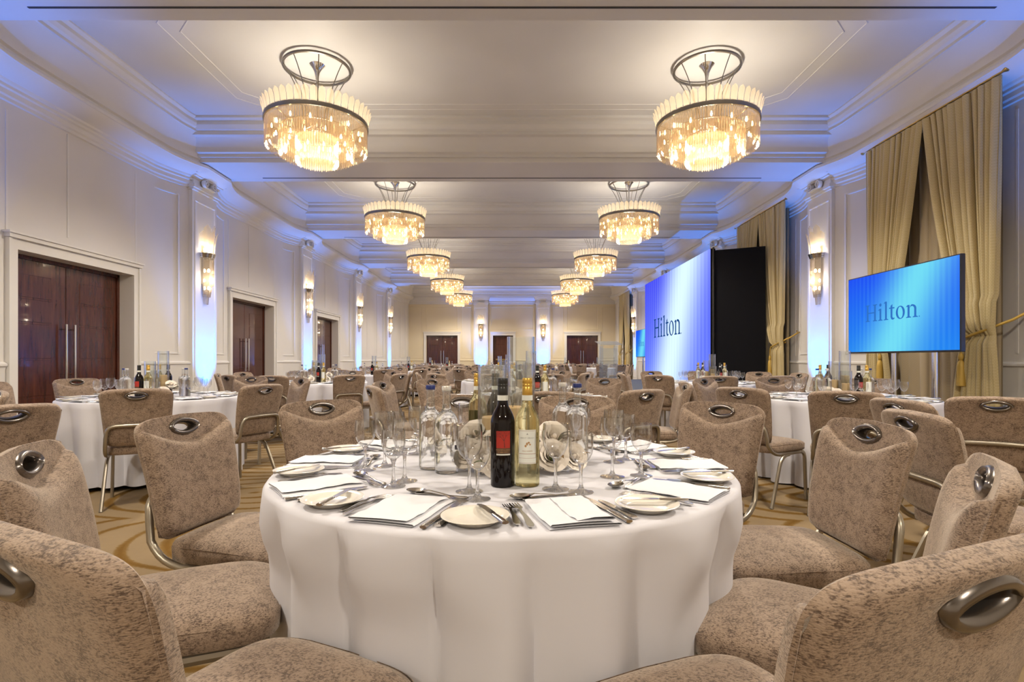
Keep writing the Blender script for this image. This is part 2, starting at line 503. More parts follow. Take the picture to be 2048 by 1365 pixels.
CORNICE = [(0, 4.24), (0.025, 4.25), (0.025, 4.29), (0.045, 4.31), (0.045, 4.37), (0.07, 4.385), (0.07, 4.42), (0.10, 4.435), (0.115, 4.46),
           (0.15, 4.475), (0.22, 4.50), (0.29, 4.54), (0.335, 4.585), (0.35, 4.59), (0.35, 4.63), (0.335, 4.65), (0.30, 4.66), (0.30, 4.70), (0.33, 4.72),
           (0.33, 4.78), (0.34, 4.84), (0.37, 4.93), (0.43, 5.02), (0.52, 5.09), (0.55, 5.09), (0.55, 5.13), (0.59, 5.15), (0.62, 5.20), (0.62, 5.25), (0.67, 5.28), (0.67, H_CEIL)]
n_trim = 0
def trim(mb, mat=None, smooth=True, label=None, angle=35):
    global n_trim
    n_trim += 1
    return struct('trim_%d' % n_trim, mb, mat or M_TRIM, smooth=smooth, label=label, angle=angle)
for side in (-1, 1):
    mb = MB(); mb.sweep(wall_path(side, Y_BACK, Y_FAR, 0.1), CORNICE)
    trim(mb, label='stepped plaster cornice along the %s wall' % ('left' if side < 0 else 'right'), angle=22)
DADO = [(0, 1.10), (0.015, 1.09), (0.04, 1.075), (0.04, 1.05), (0.02, 1.03), (0.012, 1.0), (0.012, 0.16), (0.03, 0.15), (0.035, 0.12), (0.035, 0.0)]
for side, nm in ((-1, 'left'), (1, 'right')):
    mb = MB(); y = Y_BACK
    ds = list(DOOR_Y.values()) if side < 0 else []
    for c in ds:
        mb.sweep(wall_path(side, y, c - DOOR_HALF - 0.14), DADO); y = c + DOOR_HALF + 0.14
    mb.sweep(wall_path(side, y, Y_FAR), DADO)
    struct('baseboard_' + nm, mb, M_TRIM, label='white dado panelling with rail along the %s wall' % nm, angle=22)

def frame_rect(mb, u0, u1, z0, z1, wv, dep, fn):
    """moulding frame on a wall; fn(u, z, d) -> point"""
    prof = [(0.0, 0.0), (0.25 * wv, dep), (0.75 * wv, dep * 0.6), (wv, 0.0)]
    ring = []
    for (a, d) in prof:
        ring.append([(u0 + a, z0 + a, d), (u1 - a, z0 + a, d), (u1 - a, z1 - a, d), (u0 + a, z1 - a, d)])
    vs = [fn(*p) for r in ring for p in r]; fs = []
    for i in range(len(prof) - 1):
        for k in range(4):
            k2 = (k + 1) % 4
            fs.append((i * 4 + k, i * 4 + k2, (i + 1) * 4 + k2, (i + 1) * 4 + k))
    mb.add(vs, fs)
# panel mouldings on the side walls
for side, W in ((-1, W_L), (1, W_R)):
    for b in range(-1, 6):
        y0 = b * BAY
        fnw = lambda u, z, d, side=side: (side * (wall_x(u) - d - 0.001), u, z)
        rects = [(y0 + 1.40, y0 + 1.47, 1.2, 4.15), (y0 + 3.63, y0 + 3.70, 1.2, 4.15)]
        has_door = side < 0 and b in DOOR_Y
        zl = 2.80 if has_door else 1.2
        rects += [(y0 + 2.30, y0 + 2.35, zl, 4.22)] if side < 0 else []
        for (u0, u1, z0, z1) in rects:
            if u1 - u0 < 0.1:
                mbp = MB(); mbp.box(min(side * (X_WALL - 0.008), side * (X_WALL + 0.01)), max(side * (X_WALL - 0.008), side * (X_WALL + 0.01)), u0, u0 + 0.03, z0, z1)
                obj('pilaster_strip', mbp, M_TRIM, W, smooth=False)
            else:
                mbp = MB(); frame_rect(mbp, u0, u1, z0, z1, 0.035, 0.014, fnw); obj('panel_moulding', mbp, M_TRIM, W, smooth=False)
        for (u0, u1) in ((y0 + 0.58, y0 + 1.22), (y0 + 3.88, y0 + 4.52)):
            # curved end panels next to the pilasters
            mbp = MB()
            for (z0, z1) in ((1.22, 4.08),):
                n = 8
                us = [u0 + (u1 - u0) * i / n for i in range(n + 1)]
                def strip(ua, ub, za, zb):
                    pts = [u for u in us if ua <= u <= ub] or [ua, ub]
                    if pts[0] > ua: pts = [ua] + pts
                    if pts[-1] < ub: pts = pts + [ub]
                    vs = []; fs = []
                    for i, u in enumerate(pts):
                        vs += [(side * (wall_x(u) + 0.0), u, za), (side * (wall_x(u) - 0.016), u, za + 0.006), (side * (wall_x(u) - 0.016), u, zb - 0.006), (side * wall_x(u), u, zb)]
                        if i:
                            for k in range(3): fs.append((4 * (i - 1) + k, 4 * i + k, 4 * i + k + 1, 4 * (i - 1) + k + 1))
                    mbp.add(vs, fs)
                strip(u0, u1, z0, z0 + 0.035); strip(u0, u1, z1 - 0.035, z1)
                for (ua, ub) in ((u0, u0 + 0.035), (u1 - 0.035, u1)):
                    xs = wall_x((ua + ub) / 2)
                    mbp.box(min(side * (xs - 0.016), side * (xs + 0.03)), max(side * (xs - 0.016), side * (xs + 0.03)), ua, ub, z0, z1)
            obj('curved_panel_moulding', mbp, M_TRIM, W, smooth=False)

# pilasters
def pilaster(x, y, rz):
    """local: front face towards -y at y=0, width along x"""
    mb = MB()
    mb.box(-0.40, 0.40, 0.0, 0.45, 0.0, 4.30)
    mb.box(-0.43, 0.43, -0.03, 0.45, 0.0, 0.16)
    fnw = lambda u, z, d: (u, -d - 0.0005, z)
    mb2 = MB(); frame_rect(mb2, -0.34, 0.34, 0.30, 4.05, 0.03, 0.014, fnw)
    cap = MB()
    cap.box(-0.42, 0.42, -0.03, 0.45, 4.22, 4.26)
    cap.box(-0.44, 0.44, -0.06, 0.45, 4.26, 4.32)
    cap.box(-0.40, 0.40, -0.02, 0.45, 4.32, 4.46)
    cap.box(-0.46, 0.46, -0.10, 0.45, 4.46, 4.50)
    cap.box(-0.50, 0.50, -0.14, 0.45, 4.50, 4.58)
    cap.box(-0.54, 0.54, -0.20, 0.45, 4.58, 4.665)
    scroll = MB()
    for sx in (-0.13, 0.13):
        path = []
        for i in range(22):
            t = i / 21; a = -PI / 2 + t * 3.2 * PI
            r = 0.075 * (1 - 0.72 * t)
            path.append((sx + (1 if sx > 0 else -1) * r * math.cos(a), -0.085, 4.40 + r * math.sin(a)))
        scroll.tube(path, 0.018, 6, up=(0, 1, 0), flat=(1, 2.2))
    scroll.tube([(-0.14, -0.085, 4.325), (0, -0.085, 4.335), (0.14, -0.085, 4.325)], 0.02, 6, up=(0, 1, 0), flat=(1, 2.2))
    scroll.box(-0.2, 0.2, -0.11, 0.0, 4.47, 4.52)
    M = Matrix.Translation((x, y, 0)) @ Matrix.Rotation(rz, 4, 'Z')
    o = trim(mb.xf(M), smooth=False, label='flat white pilaster')
    obj('panel_moulding', mb2.xf(M), M_TRIM, o, smooth=False)
    obj('capital', cap.xf(M), M_TRIM, o, smooth=False)
    obj('scroll', scroll.xf(M), M_TRIM, o)
for py in PILS:
    pilaster(-X_PIL, py, PI / 2)
    pilaster(X_PIL, py, -PI / 2)
for px in (-1.76, 1.76):
    pilaster(px, Y_FAR - 0.12, 0.0)

# beams
SIDE = [(0.40, 4.66), (0.40, 4.74), (0.45, 4.74), (0.45, 4.79), (0.50, 4.81)] + \
       [(0.50 + 0.16 * (1 - math.cos(t * PI / 10)), 4.81 + 0.23 * math.sin(t * PI / 10)) for t in range(1, 6)] + \
       [(0.69, 5.04), (0.69, 5.10), (0.73, 5.12), (0.78, 5.18), (0.78, 5.24), (0.86, 5.26), (0.86, H_CEIL + 0.01)]
SIDE = [(e + 0.12, z) for e, z in SIDE]
for k, py in enumerate(PILS):
    prof = [(-e, z) for (e, z) in reversed(SIDE)] + SIDE
    mb = MB(); vs = []; fs = []
    for x in (-5.85, 5.85):
        vs += [(x, py + e, z) for (e, z) in prof]
    n = len(prof)
    for i in range(n - 1): fs.append((i, i + 1, n + i + 1, n + i))
    mb.add(vs, fs)
    o = trim(mb, M_CEIL, label='plaster ceiling beam with stepped coving', angle=22)
    obj('air_slot', MB().box(-4.85, 4.85, py + 0.30, py + 0.325, H_BEAM - 0.006, H_BEAM + 0.01), M_SLOT, o, smooth=False)
# end half beams at far and back walls
for py, s in ((Y_FAR, -1), (Y_BACK, 1)):
    mb = MB(); vs = []; fs = []
    prof = [(0, 4.24), (0.03, 4.26), (0.03, 4.32), (0.06, 4.35), (0.06, 4.42), (0.12, 4.47), (0.20, 4.52), (0.26, 4.60), (0.26, 4.66)] + [(e - 0.12, z) for e, z in SIDE]
    for x in (-6.1, 6.1): vs += [(x, py + s * e, z) for (e, z) in prof]
    n = len(prof)
    for i in range(n - 1): fs.append((i, i + 1, n + i + 1, n + i))
    mb.add(vs, fs); trim(mb, M_CEIL, label='plaster cornice on the end wall', angle=22)
# thin double mouldings on the coffer ceilings
for b in range(-1, 6):
    yc = b * BAY + BAY / 2
    for (hx, hy) in ((4.40, 1.36), (4.22, 1.18)):
        pts = []
        rr = 0.40
        pts = [(hx - rr, yc + hy), (-hx + rr, yc + hy), (-hx, yc + hy - rr), (-hx, yc - hy + rr), (-hx + rr, yc - hy), (hx - rr, yc - hy), (hx, yc - hy + rr), (hx, yc + hy - rr)]
        path = []
        n = len(pts)
        for i in range(n):
            a, c = Vector(pts[i - 1]), Vector(pts[(i + 1) % n]); t = (c - a).normalized()
            path.append((pts[i][0], pts[i][1], -t.y, t.x))
        mb = MB(); mb.sweep(path, [(-0.012, H_CEIL), (-0.006, H_CEIL - 0.007), (0.006, H_CEIL - 0.007), (0.012, H_CEIL)], closed=True)
        trim(mb, M_CEIL, label='thin double moulding on the coffer')

# end walls
def end_wall(name, y, s, doors, mat):
    mb = MB()
    xs = [-7.0]
    for (a, b) in doors: xs += [a, b]
    xs.append(7.0)
    for i in range(0, len(xs), 2):
        mb.box(xs[i], xs[i + 1], min(y, y + s * 0.35), max(y, y + s * 0.35), 0, H_CEIL)
    for (a, b) in doors:
        mb.box(a, b, min(y, y + s * 0.35), max(y, y + s * 0.35), DOOR_H, H_CEIL)
        mb.box(a - 0.02, b + 0.02, min(y + s * 0.30, y + s * 0.35), max(y + s * 0.30, y + s * 0.35), 0, DOOR_H)
    return struct(name, mb, mat, smooth=False)
FAR_DOORS = [(-4.86, -3.08), (-1.08, 0.06), (3.10, 4.88)]
W_F = end_wall('wall_far', Y_FAR, 1, FAR_DOORS, M_WALLFAR)
end_wall('wall_back', Y_BACK, -1, [], M_WALL)
fnf = lambda u, z, d: (u, Y_FAR - d - 0.001, z)
for (a, b) in ((-6.0, -5.1), (-2.85, -2.3), (-1.2 + 0.0, 1.2), (2.3, 2.9), (5.1, 6.0)):
    zl = 2.8 if (a, b) == (-1.2, 1.2) else 1.2
    mb = MB(); frame_rect(mb, a, b, zl, 4.1, 0.035, 0.014, fnf); obj('panel_moulding', mb, M_WALLFAR, W_F, smooth=False)
for (a, b) in ((-4.86, -3.08), (3.10, 4.88)):
    mb = MB(); frame_rect(mb, a, b, 2.8, 4.1, 0.035, 0.014, fnf); obj('panel_moulding', mb, M_WALLFAR, W_F, smooth=False)
mb = MB()
xs = [-6.1, FAR_DOORS[0][0] - .14, FAR_DOORS[0][1] + .14, -2.17, -1.35, FAR_DOORS[1][0] - .14, FAR_DOORS[1][1] + .14, 1.35, 2.17, FAR_DOORS[2][0] - .14, FAR_DOORS[2][1] + .14, 6.1]
for i in range(0, len(xs), 2):
    mb.sweep([(xs[i], Y_FAR, 0, -1), (xs[i + 1], Y_FAR, 0, -1)], DADO)
struct('baseboard_far', mb, M_WALLFAR, label='cream dado panelling with rail along the far wall', angle=22)

# doors (local: opening centred on x=0, room towards -y, wall face at y=0)
n_door = 0
def door(loc, rz, half, leaves, label):
    global n_door
    n_door += 1
    M = Matrix.Translation(loc) @ Matrix.Rotation(rz, 4, 'Z')
    fr = MB()
    t = 0.13
    for s in (-1, 1):
        fr.box(min(s * half, s * (half + t)), max(s * half, s * (half + t)), -0.035, 0.0, 0, DOOR_H + t)
        fr.box(min(s * (half + t - .035), s * (half + t + .004)), max(s * (half + t - .035), s * (half + t + .004)), -0.055, 0.0, 0, DOOR_H + t - .002)
    fr.box(-half, half, -0.035, 0.0, DOOR_H, DOOR_H + t)
    fr.box(-half - t - .02, half + t + .02, -0.075, 0.0, DOOR_H + t, DOOR_H + t + 0.05)
    fr.box(-half - t - .04, half + t + .04, -0.095, 0.0, DOOR_H + t + 0.05, DOOR_H + t + 0.075)
    o = struct('door_%d' % n_door, fr.xf(M), M_TRIM, smooth=False, label=label)
    lin = MB()
    for s in (-1, 1): lin.box(min(s * half, s * (half - .05)), max(s * half, s * (half - .05)), 0.20, 0.28, 0, DOOR_H)
    lin.box(-half, half, 0.20, 0.28, DOOR_H - 0.05, DOOR_H)
    obj('lining', lin.xf(M), M_WOOD, o, smooth=False)
    wl = (2 * half - 0.10) / leaves
    for k in range(leaves):
        a = -half + 0.05 + k * wl
        lf = MB(); lf.cbox(a + .004, a + wl - .004, 0.22, 0.265, 0.01, DOOR_H - 0.052, 0.004)
        leaf = obj('leaf', lf.xf(M), M_WOOD, o, smooth=False)
        p0, p1 = (a + 0.11, a + wl - 0.24) if k == 0 and leaves == 2 else (a + 0.24, a + wl - 0.11)
        if leaves == 1: p0, p1 = a + .12, a + wl - .12
        for (z0, z1) in ((0.16, 0.62), (0.64, 1.12), (1.14, 1.60), (1.62, 1.92), (1.94, 2.24)):
            pn = MB(); pn.cbox(p0, p1, 0.2145, 0.225, z0, z1 - 0.004, 0.004)
            obj('door_panel', pn.xf(M), M_WOOD, leaf, smooth=False)
        if leaves == 2:
            hx = a + wl - 0.075 if k == 0 else a + 0.075
            hd = MB(); hd.tube([(hx, 0.15, 0.85), (hx, 0.15, 1.62)], 0.016, 10, up=(0, 1, 0))
            obj('pull_handle', hd.xf(M), M_CHROME, leaf)
            for z in (0.92, 1.55):
                ps = MB(); ps.tube([(hx, 0.15, z), (hx, 0.225, z)], 0.010, 8); obj('handle_post', ps.xf(M), M_CHROME, leaf)
            if k == 1:
                kb = MB(); kb.lathe([(0.001, 0.0), (0.03, 0.002), (0.032, 0.012), (0.012, 0.02), (0.012, 0.03)], 14)
                kb.xf(Matrix.Translation((a + 0.03, 0.222, 0.72)) @ Matrix.Rotation(PI / 2, 4, 'X')); obj('lock', kb.xf(M), M_CHROME, leaf)
        else:
            pb = MB(); pb.cbox(a + 0.1, a + wl - 0.1, 0.15, 0.19, 1.08, 1.15, 0.01); obj('push_bar', pb.xf(M), M_BRASS, leaf, smooth=False)
            for xx in (a + .14, a + wl - .14):
                ps = MB(); ps.box(xx - .03, xx + .03, .18, .225, 1.07, 1.16); obj('bar_bracket', ps.xf(M), M_BRASS, leaf, smooth=False)
    return o
for k, y in DOOR_Y.items():
    door((-X_WALL, y, 0), PI / 2, DOOR_HALF, 2, 'white cased opening with mahogany double doors, %s along the left wall' % ('nearest', 'second', 'third')[k - 1])
for (a, b), nm in zip(FAR_DOORS, ('mahogany double doors at the left of the far wall', 'single mahogany door with push bar in the far wall', 'mahogany double doors at the right of the far wall')):
    door(((a + b) / 2, Y_FAR, 0), 0.0, (b - a) / 2, 1 if b - a < 1.3 else 2, nm)
# ------------------------------------------------------------------ chandeliers
CH_X = 2.76
def make_chandelier_meshes():
    R = 0.69
    P = {}
    mb = MB(); mb.lathe([(R - .012, -0.028), (R + .012, -0.028), (R + .016, 0.0), (R + .012, 0.028), (R - .012, 0.028), (R - .012, -0.028)], 64)
    P['band'] = mb.mesh('band', M_NICKEL)
    def tier(r, z0, z1, n, wd):
        mb = MB()
        for k in range(n):
            a = 2 * PI * k / n + (0.3 * math.sin(k * 7.1)) / n
            ca, sa = math.cos(a), math.sin(a)
            zb = z1 + 0.006 * math.sin(k * 3.7)
            vs = []
            for z in (z0, zb):
                for (dt, dr) in ((-wd, 0), (0, wd * 0.8), (wd, 0), (0, -wd * 0.8)):
                    vs.append((ca * (r + dr) - sa * dt, sa * (r + dr) + ca * dt, z))
            vs.append((ca * r, sa * r, zb - wd * 1.4))
            mb.add(vs, [(0, 1, 5, 4), (1, 2, 6, 5), (2, 3, 7, 6), (3, 0, 4, 7), (4, 5, 8), (5, 6, 8), (6, 7, 8), (7, 4, 8)])
        return mb
    specs = [(R - .012, -0.02, -0.36, 132, 0.0125), (R - .06, -0.02, -0.30, 110, 0.012), (0.50, -0.10, -0.46, 96, 0.0125), (0.45, -0.12, -0.40, 80, 0.012), (0.28, -0.20, -0.55, 56, 0.0125)]
    P['tiers'] = [tier(*s).mesh('crystal_tier', M_CRYSTAL, smooth=False) for s in specs]
    # frosted petals
    def petal(M):
        mb = MB()
        def fn(u, v):
            a = (u - 0.5) * 2
            wv = 0.036 * (math.sin(PI * (0.18 + 0.80 * v)) ** 0.6 if v < 1 else 0.0)
            wv = 0.046 * min(1.0, 0.88 + 0.4 * v) * math.sqrt(max(0.0, 1 - max(0.0, (v - 0.72) / 0.28) ** 2))
            return (a * wv, 0.045 * v * v + 0.006 * (1 - a * a), 0.20 * v)
        mb.grid(fn, 5, 8); b = len(mb.v)
        return mb.xf(M)
    P['petals'] = []
    alls = MB()
    npet = 44
    for k in range(npet):
        a = 2 * PI * k / npet
        M = Matrix.Rotation(a - PI / 2, 4, 'Z') @ Matrix.Translation((0, R + 0.006, 0.02))
        pm = petal(M)
        P['petals'].append(M)
        alls.add(pm.v, pm.f)
    P['petal'] = petal(Matrix.Identity(4)).mesh('petal', M_FROST)
    P['petal_ring'] = alls.mesh('petal_ring', M_FROST)
    # inner frame: spokes, rings
    fr = MB()
    for (r, z) in ((R - .03, 0.0), (0.475, -0.09), (0.28, -0.18)):
        fr.tube([(r * math.cos(2 * PI * k / 40), r * math.sin(2 * PI * k / 40), z) for k in range(40)], 0.010, 6, closed=True)
    for k in range(6):
        a = PI * k / 3
        fr.tube([(0, 0, 0.02), (0.28 * math.cos(a), 0.28 * math.sin(a), -0.18), (0.475 * math.cos(a), 0.475 * math.sin(a), -0.09), (R * math.cos(a), R * math.sin(a), 0)], 0.008, 6)
    P['frame'] = fr.mesh('inner_frame', M_NICKEL)
    st = MB(); top = H_CEIL - 4.45
    st.tube([(0, 0, -0.05), (0, 0, top - 0.22)], 0.016, 10)
    P['stem'] = st.mesh('stem', M_CHROME)
    ca = MB(); ca.lathe([(0.016, top - 0.24), (0.02, top - 0.18), (0.035, top - 0.11), (0.07, top - 0.04), (0.105, top), (0.0, top)], 24)
    P['canopy'] = ca.mesh('canopy', M_CHROME)
    rg = MB(); rg.tube([(0.45 * math.cos(2 * PI * k / 56), 0.45 * math.sin(2 * PI * k / 56), top - 0.055) for k in range(56)], 0.02, 8, closed=True)
    P['ring'] = rg.mesh('ceiling_ring', M_NICKEL)
    P['rods'] = []
    for k in range(8):
        a = 2 * PI * (k + 0.5) / 8
        pts = []
        for i in range(11):
            t = i / 10
            r = 0.45 - 0.27 * (1 - (1 - t) ** 2.0) + 0.0
            pts.append((r * math.cos(a), r * math.sin(a), (top - 0.055) * (1 - t) + 0.02 * t))
        m = MB(); m.tube(pts, 0.007, 6); P['rods'].append(m.mesh('curved_rod', M_NICKEL))
    P['bulbs'] = []
    for (r, z, n) in ((0.59, -0.12, 14), (0.38, -0.20, 9), (0.18, -0.32, 5)):
        for k in range(n):
            a = 2 * PI * k / n + r * 3
            P['bulbs'].append((r * math.cos(a), r * math.sin(a), z + 0.02 * math.sin(k * 2.3)))
    b = MB(); b.lathe([(0.001, -0.028), (0.012, -0.02), (0.016, 0.0), (0.010, 0.022), (0.006, 0.04)], 8)
    P['bulb'] = b.mesh('bulb', M_BULB)
    return P
CHP = make_chandelier_meshes()
def chandelier(x, y, label, near):
    t = thing('chandelier', label, 'chandelier', (x, y, 4.45), 0.0, 'crystal chandeliers in two rows')
    link('band', CHP['band'], t); link('inner_frame', CHP['frame'], t)
    for m in CHP['tiers']:
        c = link('crystal_tier', m, t); c['kind'] = 'stuff'
    if near:
        for M in CHP['petals']:
            p = link('petal', CHP['petal'], t); p.matrix_local = M
    else:
        c = link('petal_ring', CHP['petal_ring'], t); c['kind'] = 'stuff'
    link('stem', CHP['stem'], t); link('canopy', CHP['canopy'], t); link('ceiling_ring', CHP['ring'], t)
    for m in CHP['rods']: link('curved_rod', m, t)
    for p in CHP['bulbs']: link('bulb', CHP['bulb'], t, p)
    al = bpy.data.lights.new('chandelier_light', 'SPOT'); al.spot_size = math.radians(168); al.spot_blend = 0.5; al.shadow_soft_size = 0.15
    al.energy = CHANDELIER_W * 1.05; al.color = CHANDELIER_COL
    ao = bpy.data.objects.new('chandelier_light', al); COL.objects.link(ao); ao.parent = t; ao.location = (0, 0, -0.50)
    point_light('chandelier_light', (0, 0, -0.16), CHANDELIER_W * 0.27, CHANDELIER_COL, 0.12, t)
ORD = ['nearest', 'second', 'third', 'fourth', 'farthest']
for r in range(-2, 5):
    y = 7.65 + BAY * r
    for s, nm in ((-1, 'left'), (1, 'right')):
        if r < 0: lab = 'round crystal chandelier %s, on the %s side' % ('overhead' if r == -1 else 'behind the camera', nm)
        else: lab = '%s crystal chandelier of the %s row' % (ORD[r].capitalize() if False else ORD[r], nm)
        chandelier(s * CH_X, y, lab, r in (0, 1))

# ------------------------------------------------------------------ wall sconces
def sconce_meshes():
    P = {}
    mb = MB(); mb.cbox(-0.10, 0.10, -0.03, 0.0, 2.35, 3.25, 0.006); P['backplate'] = mb.mesh('backplate', M_CHROME, smooth=False)
    band = MB()
    for (r0, r1, z0, z1) in ((0.155, 0.17, 3.03, 3.06), (0.165, 0.18, 3.06, 3.09), (0.175, 0.19, 3.09, 3.12)):
        band.lathe([(r0 - .01, z0), (r0, z0), (r1, z1 - .006), (r1 - .01, z1)], 20, (0, 0.0, 0), PI, 2 * PI)
    P['band'] = band.mesh('band', M_CHROME)
    def rods(r0, r1, z0, z1, n):
        m = MB()
        for k in range(n):
            a = PI + PI * (k + 0.5) / n
            ca, sa = math.cos(a), math.sin(a); wd = 0.009
            vs = []
            for (r, z) in ((r0, z0), (r1, z1)):
                for (dt, dr) in ((-wd, 0), (0, wd), (wd, 0), (0, -wd)):
                    vs.append((ca * (r + dr) - sa * dt, sa * (r + dr) + ca * dt, z))
            m.add(vs, [(0, 1, 5, 4), (1, 2, 6, 5), (2, 3, 7, 6), (3, 0, 4, 7), (4, 5, 6, 7), (3, 2, 1, 0)])
        return m
    P['rods'] = [rods(0.145, 0.145, 3.03, 2.52, 24).mesh('rod_tier', M_SROD, smooth=False),
                 rods(0.12, 0.085, 2.54, 2.30, 20).mesh('rod_tier', M_SROD, smooth=False),
                 rods(0.07, 0.05, 2.36, 2.16, 12).mesh('rod_tier', M_SROD, smooth=False)]
    P['petals'] = []
    for (rr, hh, offs, zb) in ((0.165, 0.42, (-1.2, -0.4, 0.4, 1.2), 3.10), (0.13, 0.55, (-0.8, 0.0, 0.8), 3.10)):
        for a in offs:
            m = MB()
            def fn(u, v):
                t = (u - 0.5) * 2
                wv = 0.058 * (0.72 + 0.5 * v) * math.sqrt(max(0.0, 1 - max(0.0, (v - 0.75) / 0.25) ** 2))
                r = rr + 0.06 * v * v
                x, y = t * wv, -r + 0.012 * t * t
                x, y = rot2(x, y, a)
                return (x, min(y, -0.012), zb + hh * v)
            m.grid(fn, 5, 9); P['petals'].append(m.mesh('glass_petal', M_FROST))
    b = MB(); b.lathe([(0.001, -0.03), (0.02, -0.02), (0.024, 0.0), (0.016, 0.03), (0.001, 0.04)], 10); P['bulb'] = b.mesh('bulb', M_BULB2)
    return P
SCP = sconce_meshes()
def sconce(x, y, rz, label, near):
    t = thing('wall_sconce', label, 'wall lamp', (x, y, 0), rz, 'glass wall sconces on the pilasters')
    link('backplate', SCP['backplate'], t); link('band', SCP['band'], t)
    for m in SCP['rods']:
        c = link('rod_tier', m, t); c['kind'] = 'stuff'
    for m in SCP['petals']: link('glass_petal', m, t)
    for z in (3.16, 2.80, 2.47): link('bulb', SCP['bulb'], t, (0, -0.07, z))
    point_light('sconce_light', (0, -0.085, 3.19), SCONCE_W, CHANDELIER_COL, 0.03, t)
    point_light('sconce_light', (0, -0.085, 2.62), SCONCE_W, CHANDELIER_COL, 0.03, t)
for i, py in enumerate(PILS[1:]):
    o = ('out beside the camera', 'nearest', 'second', 'third', 'fourth')[i]
    if i == 0: continue
    sconce(-X_PIL - 0.0, py, PI / 2, 'art deco glass wall sconce, %s along the left wall' % o, i < 3)
    sconce(X_PIL + 0.0, py, -PI / 2, 'art deco glass wall sconce, %s' % {1: 'between standing screen and black panel', 2: 'behind the LED wall, third pilaster', 3: 'behind the LED wall, fourth pilaster', 4: 'right wall past the LED wall'}[i], i < 3)
for px, nm in ((-1.76, 'left'), (1.76, 'right')):
    sconce(px, Y_FAR - 0.12, 0.0, 'glass wall sconce on the %s pilaster of the far wall' % nm, False)

# ------------------------------------------------------------------ blue floor uplights at the pilasters
def uplight(x, y, nx, ny, label):
    t = thing('uplight', label, 'floor light', (x + nx * 0.30, y + ny * 0.30, 0), 0, 'blue floor uplights at the pilasters')
    b = MB(); b.lathe([(0.001, 0.0), (0.085, 0.0), (0.085, 0.03), (0.078, 0.035), (0.078, 0.20), (0.086, 0.21), (0.086, 0.23), (0.06, 0.23), (0.06, 0.19), (0.001, 0.19)], 20)
    obj('housing', b, M_BLACK, t)
    l = MB(); l.lathe([(0.001, 0.205), (0.058, 0.205)], 20); obj('lens', l, M_LENS, t)
    sp = bpy.data.lights.new('uplight_spot', 'SPOT'); sp.energy = UPLIGHT_W; sp.color = UPLIGHT_COL
    sp.spot_size = math.radians(64); sp.spot_blend = 1.0; sp.shadow_soft_size = 0.04
    o = bpy.data.objects.new('uplight_spot', sp); COL.objects.link(o); o.parent = t; o.location = (0, 0, 0.24)
    d = Vector((-nx * 0.10, -ny * 0.10, 1.0))
    o.rotation_euler = d.to_track_quat('-Z', 'Y').to_euler()
for i, py in enumerate(PILS[1:]):
    nm = ('out beside the camera', 'nearest', 'second', 'third', 'fourth')[i]
    uplight(-X_PIL, py, 1, 0, 'blue floor uplight at the %s left pilaster' % nm)
    uplight(X_PIL, py, -1, 0, 'blue floor uplight at the %s right pilaster' % nm)
for px, nm in ((-1.76, 'left'), (1.76, 'right')):
    uplight(px, Y_FAR - 0.12, 0, -1, 'blue floor uplight at the far wall, %s pilaster' % nm)

# ------------------------------------------------------------------ curtains (right wall)
def curtain_panel(yo, yi, z_top, tie, seed, mat, x0=5.93):
    """drape from outer edge yo to inner edge yi; tie=(y, z) gathers it"""
    rnd = random.Random(seed)
    ph = [rnd.uniform(0, 6.28) for _ in range(4)]
    npl = 11
    def fn(u, v):
        z = z_top * (1 - v) + 0.015 * v
        a, b = yo, yi
        if tie:
            ty, tz = tie
            if z > tz:
                k = (z - tz) / (z_top - tz); k = k ** 0.62
                wa, wb = ty + (yo - ty) * 0.55, ty + (yi - yo) * 0.16
                a = wa + (yo - wa) * k; b = wb + (yi - wb) * k
            else:
                k = (tz - z) / tz; k = k ** 0.5
                wa, wb = ty + (yo - ty) * 0.55, ty + (yi - yo) * 0.16
                a = wa + (yo - wa) * k * 0.9; b = wb + (yi - wb) * k * 0.30
        y = a + (b - a) * u
        amp = (0.055 if tie else 0.026) * min(1.0, 0.45 + 2.2 * v)
        s = math.sin(2 * PI * npl * u + 0.9 * math.sin(2 * PI * 2 * u + ph[0])) + 0.35 * math.sin(2 * PI * 5.3 * u + ph[1] + v * 1.5)
        y += 0.022 * math.cos(2 * PI * npl * u) * (1 if yi > yo else -1)
        bulge = 0.0
        if tie and z < tie[1] + 0.4: bulge = -0.03
        x = x0 - 0.05 + amp * s * 0.8 + bulge
        if tie and abs(z - tie[1]) < 0.05: x = x0 - 0.05 + amp * s * 0.45
        return (min(x, 6.02), y, z)
    mb = MB(); mb.grid(fn, 150, 46)
    return mb
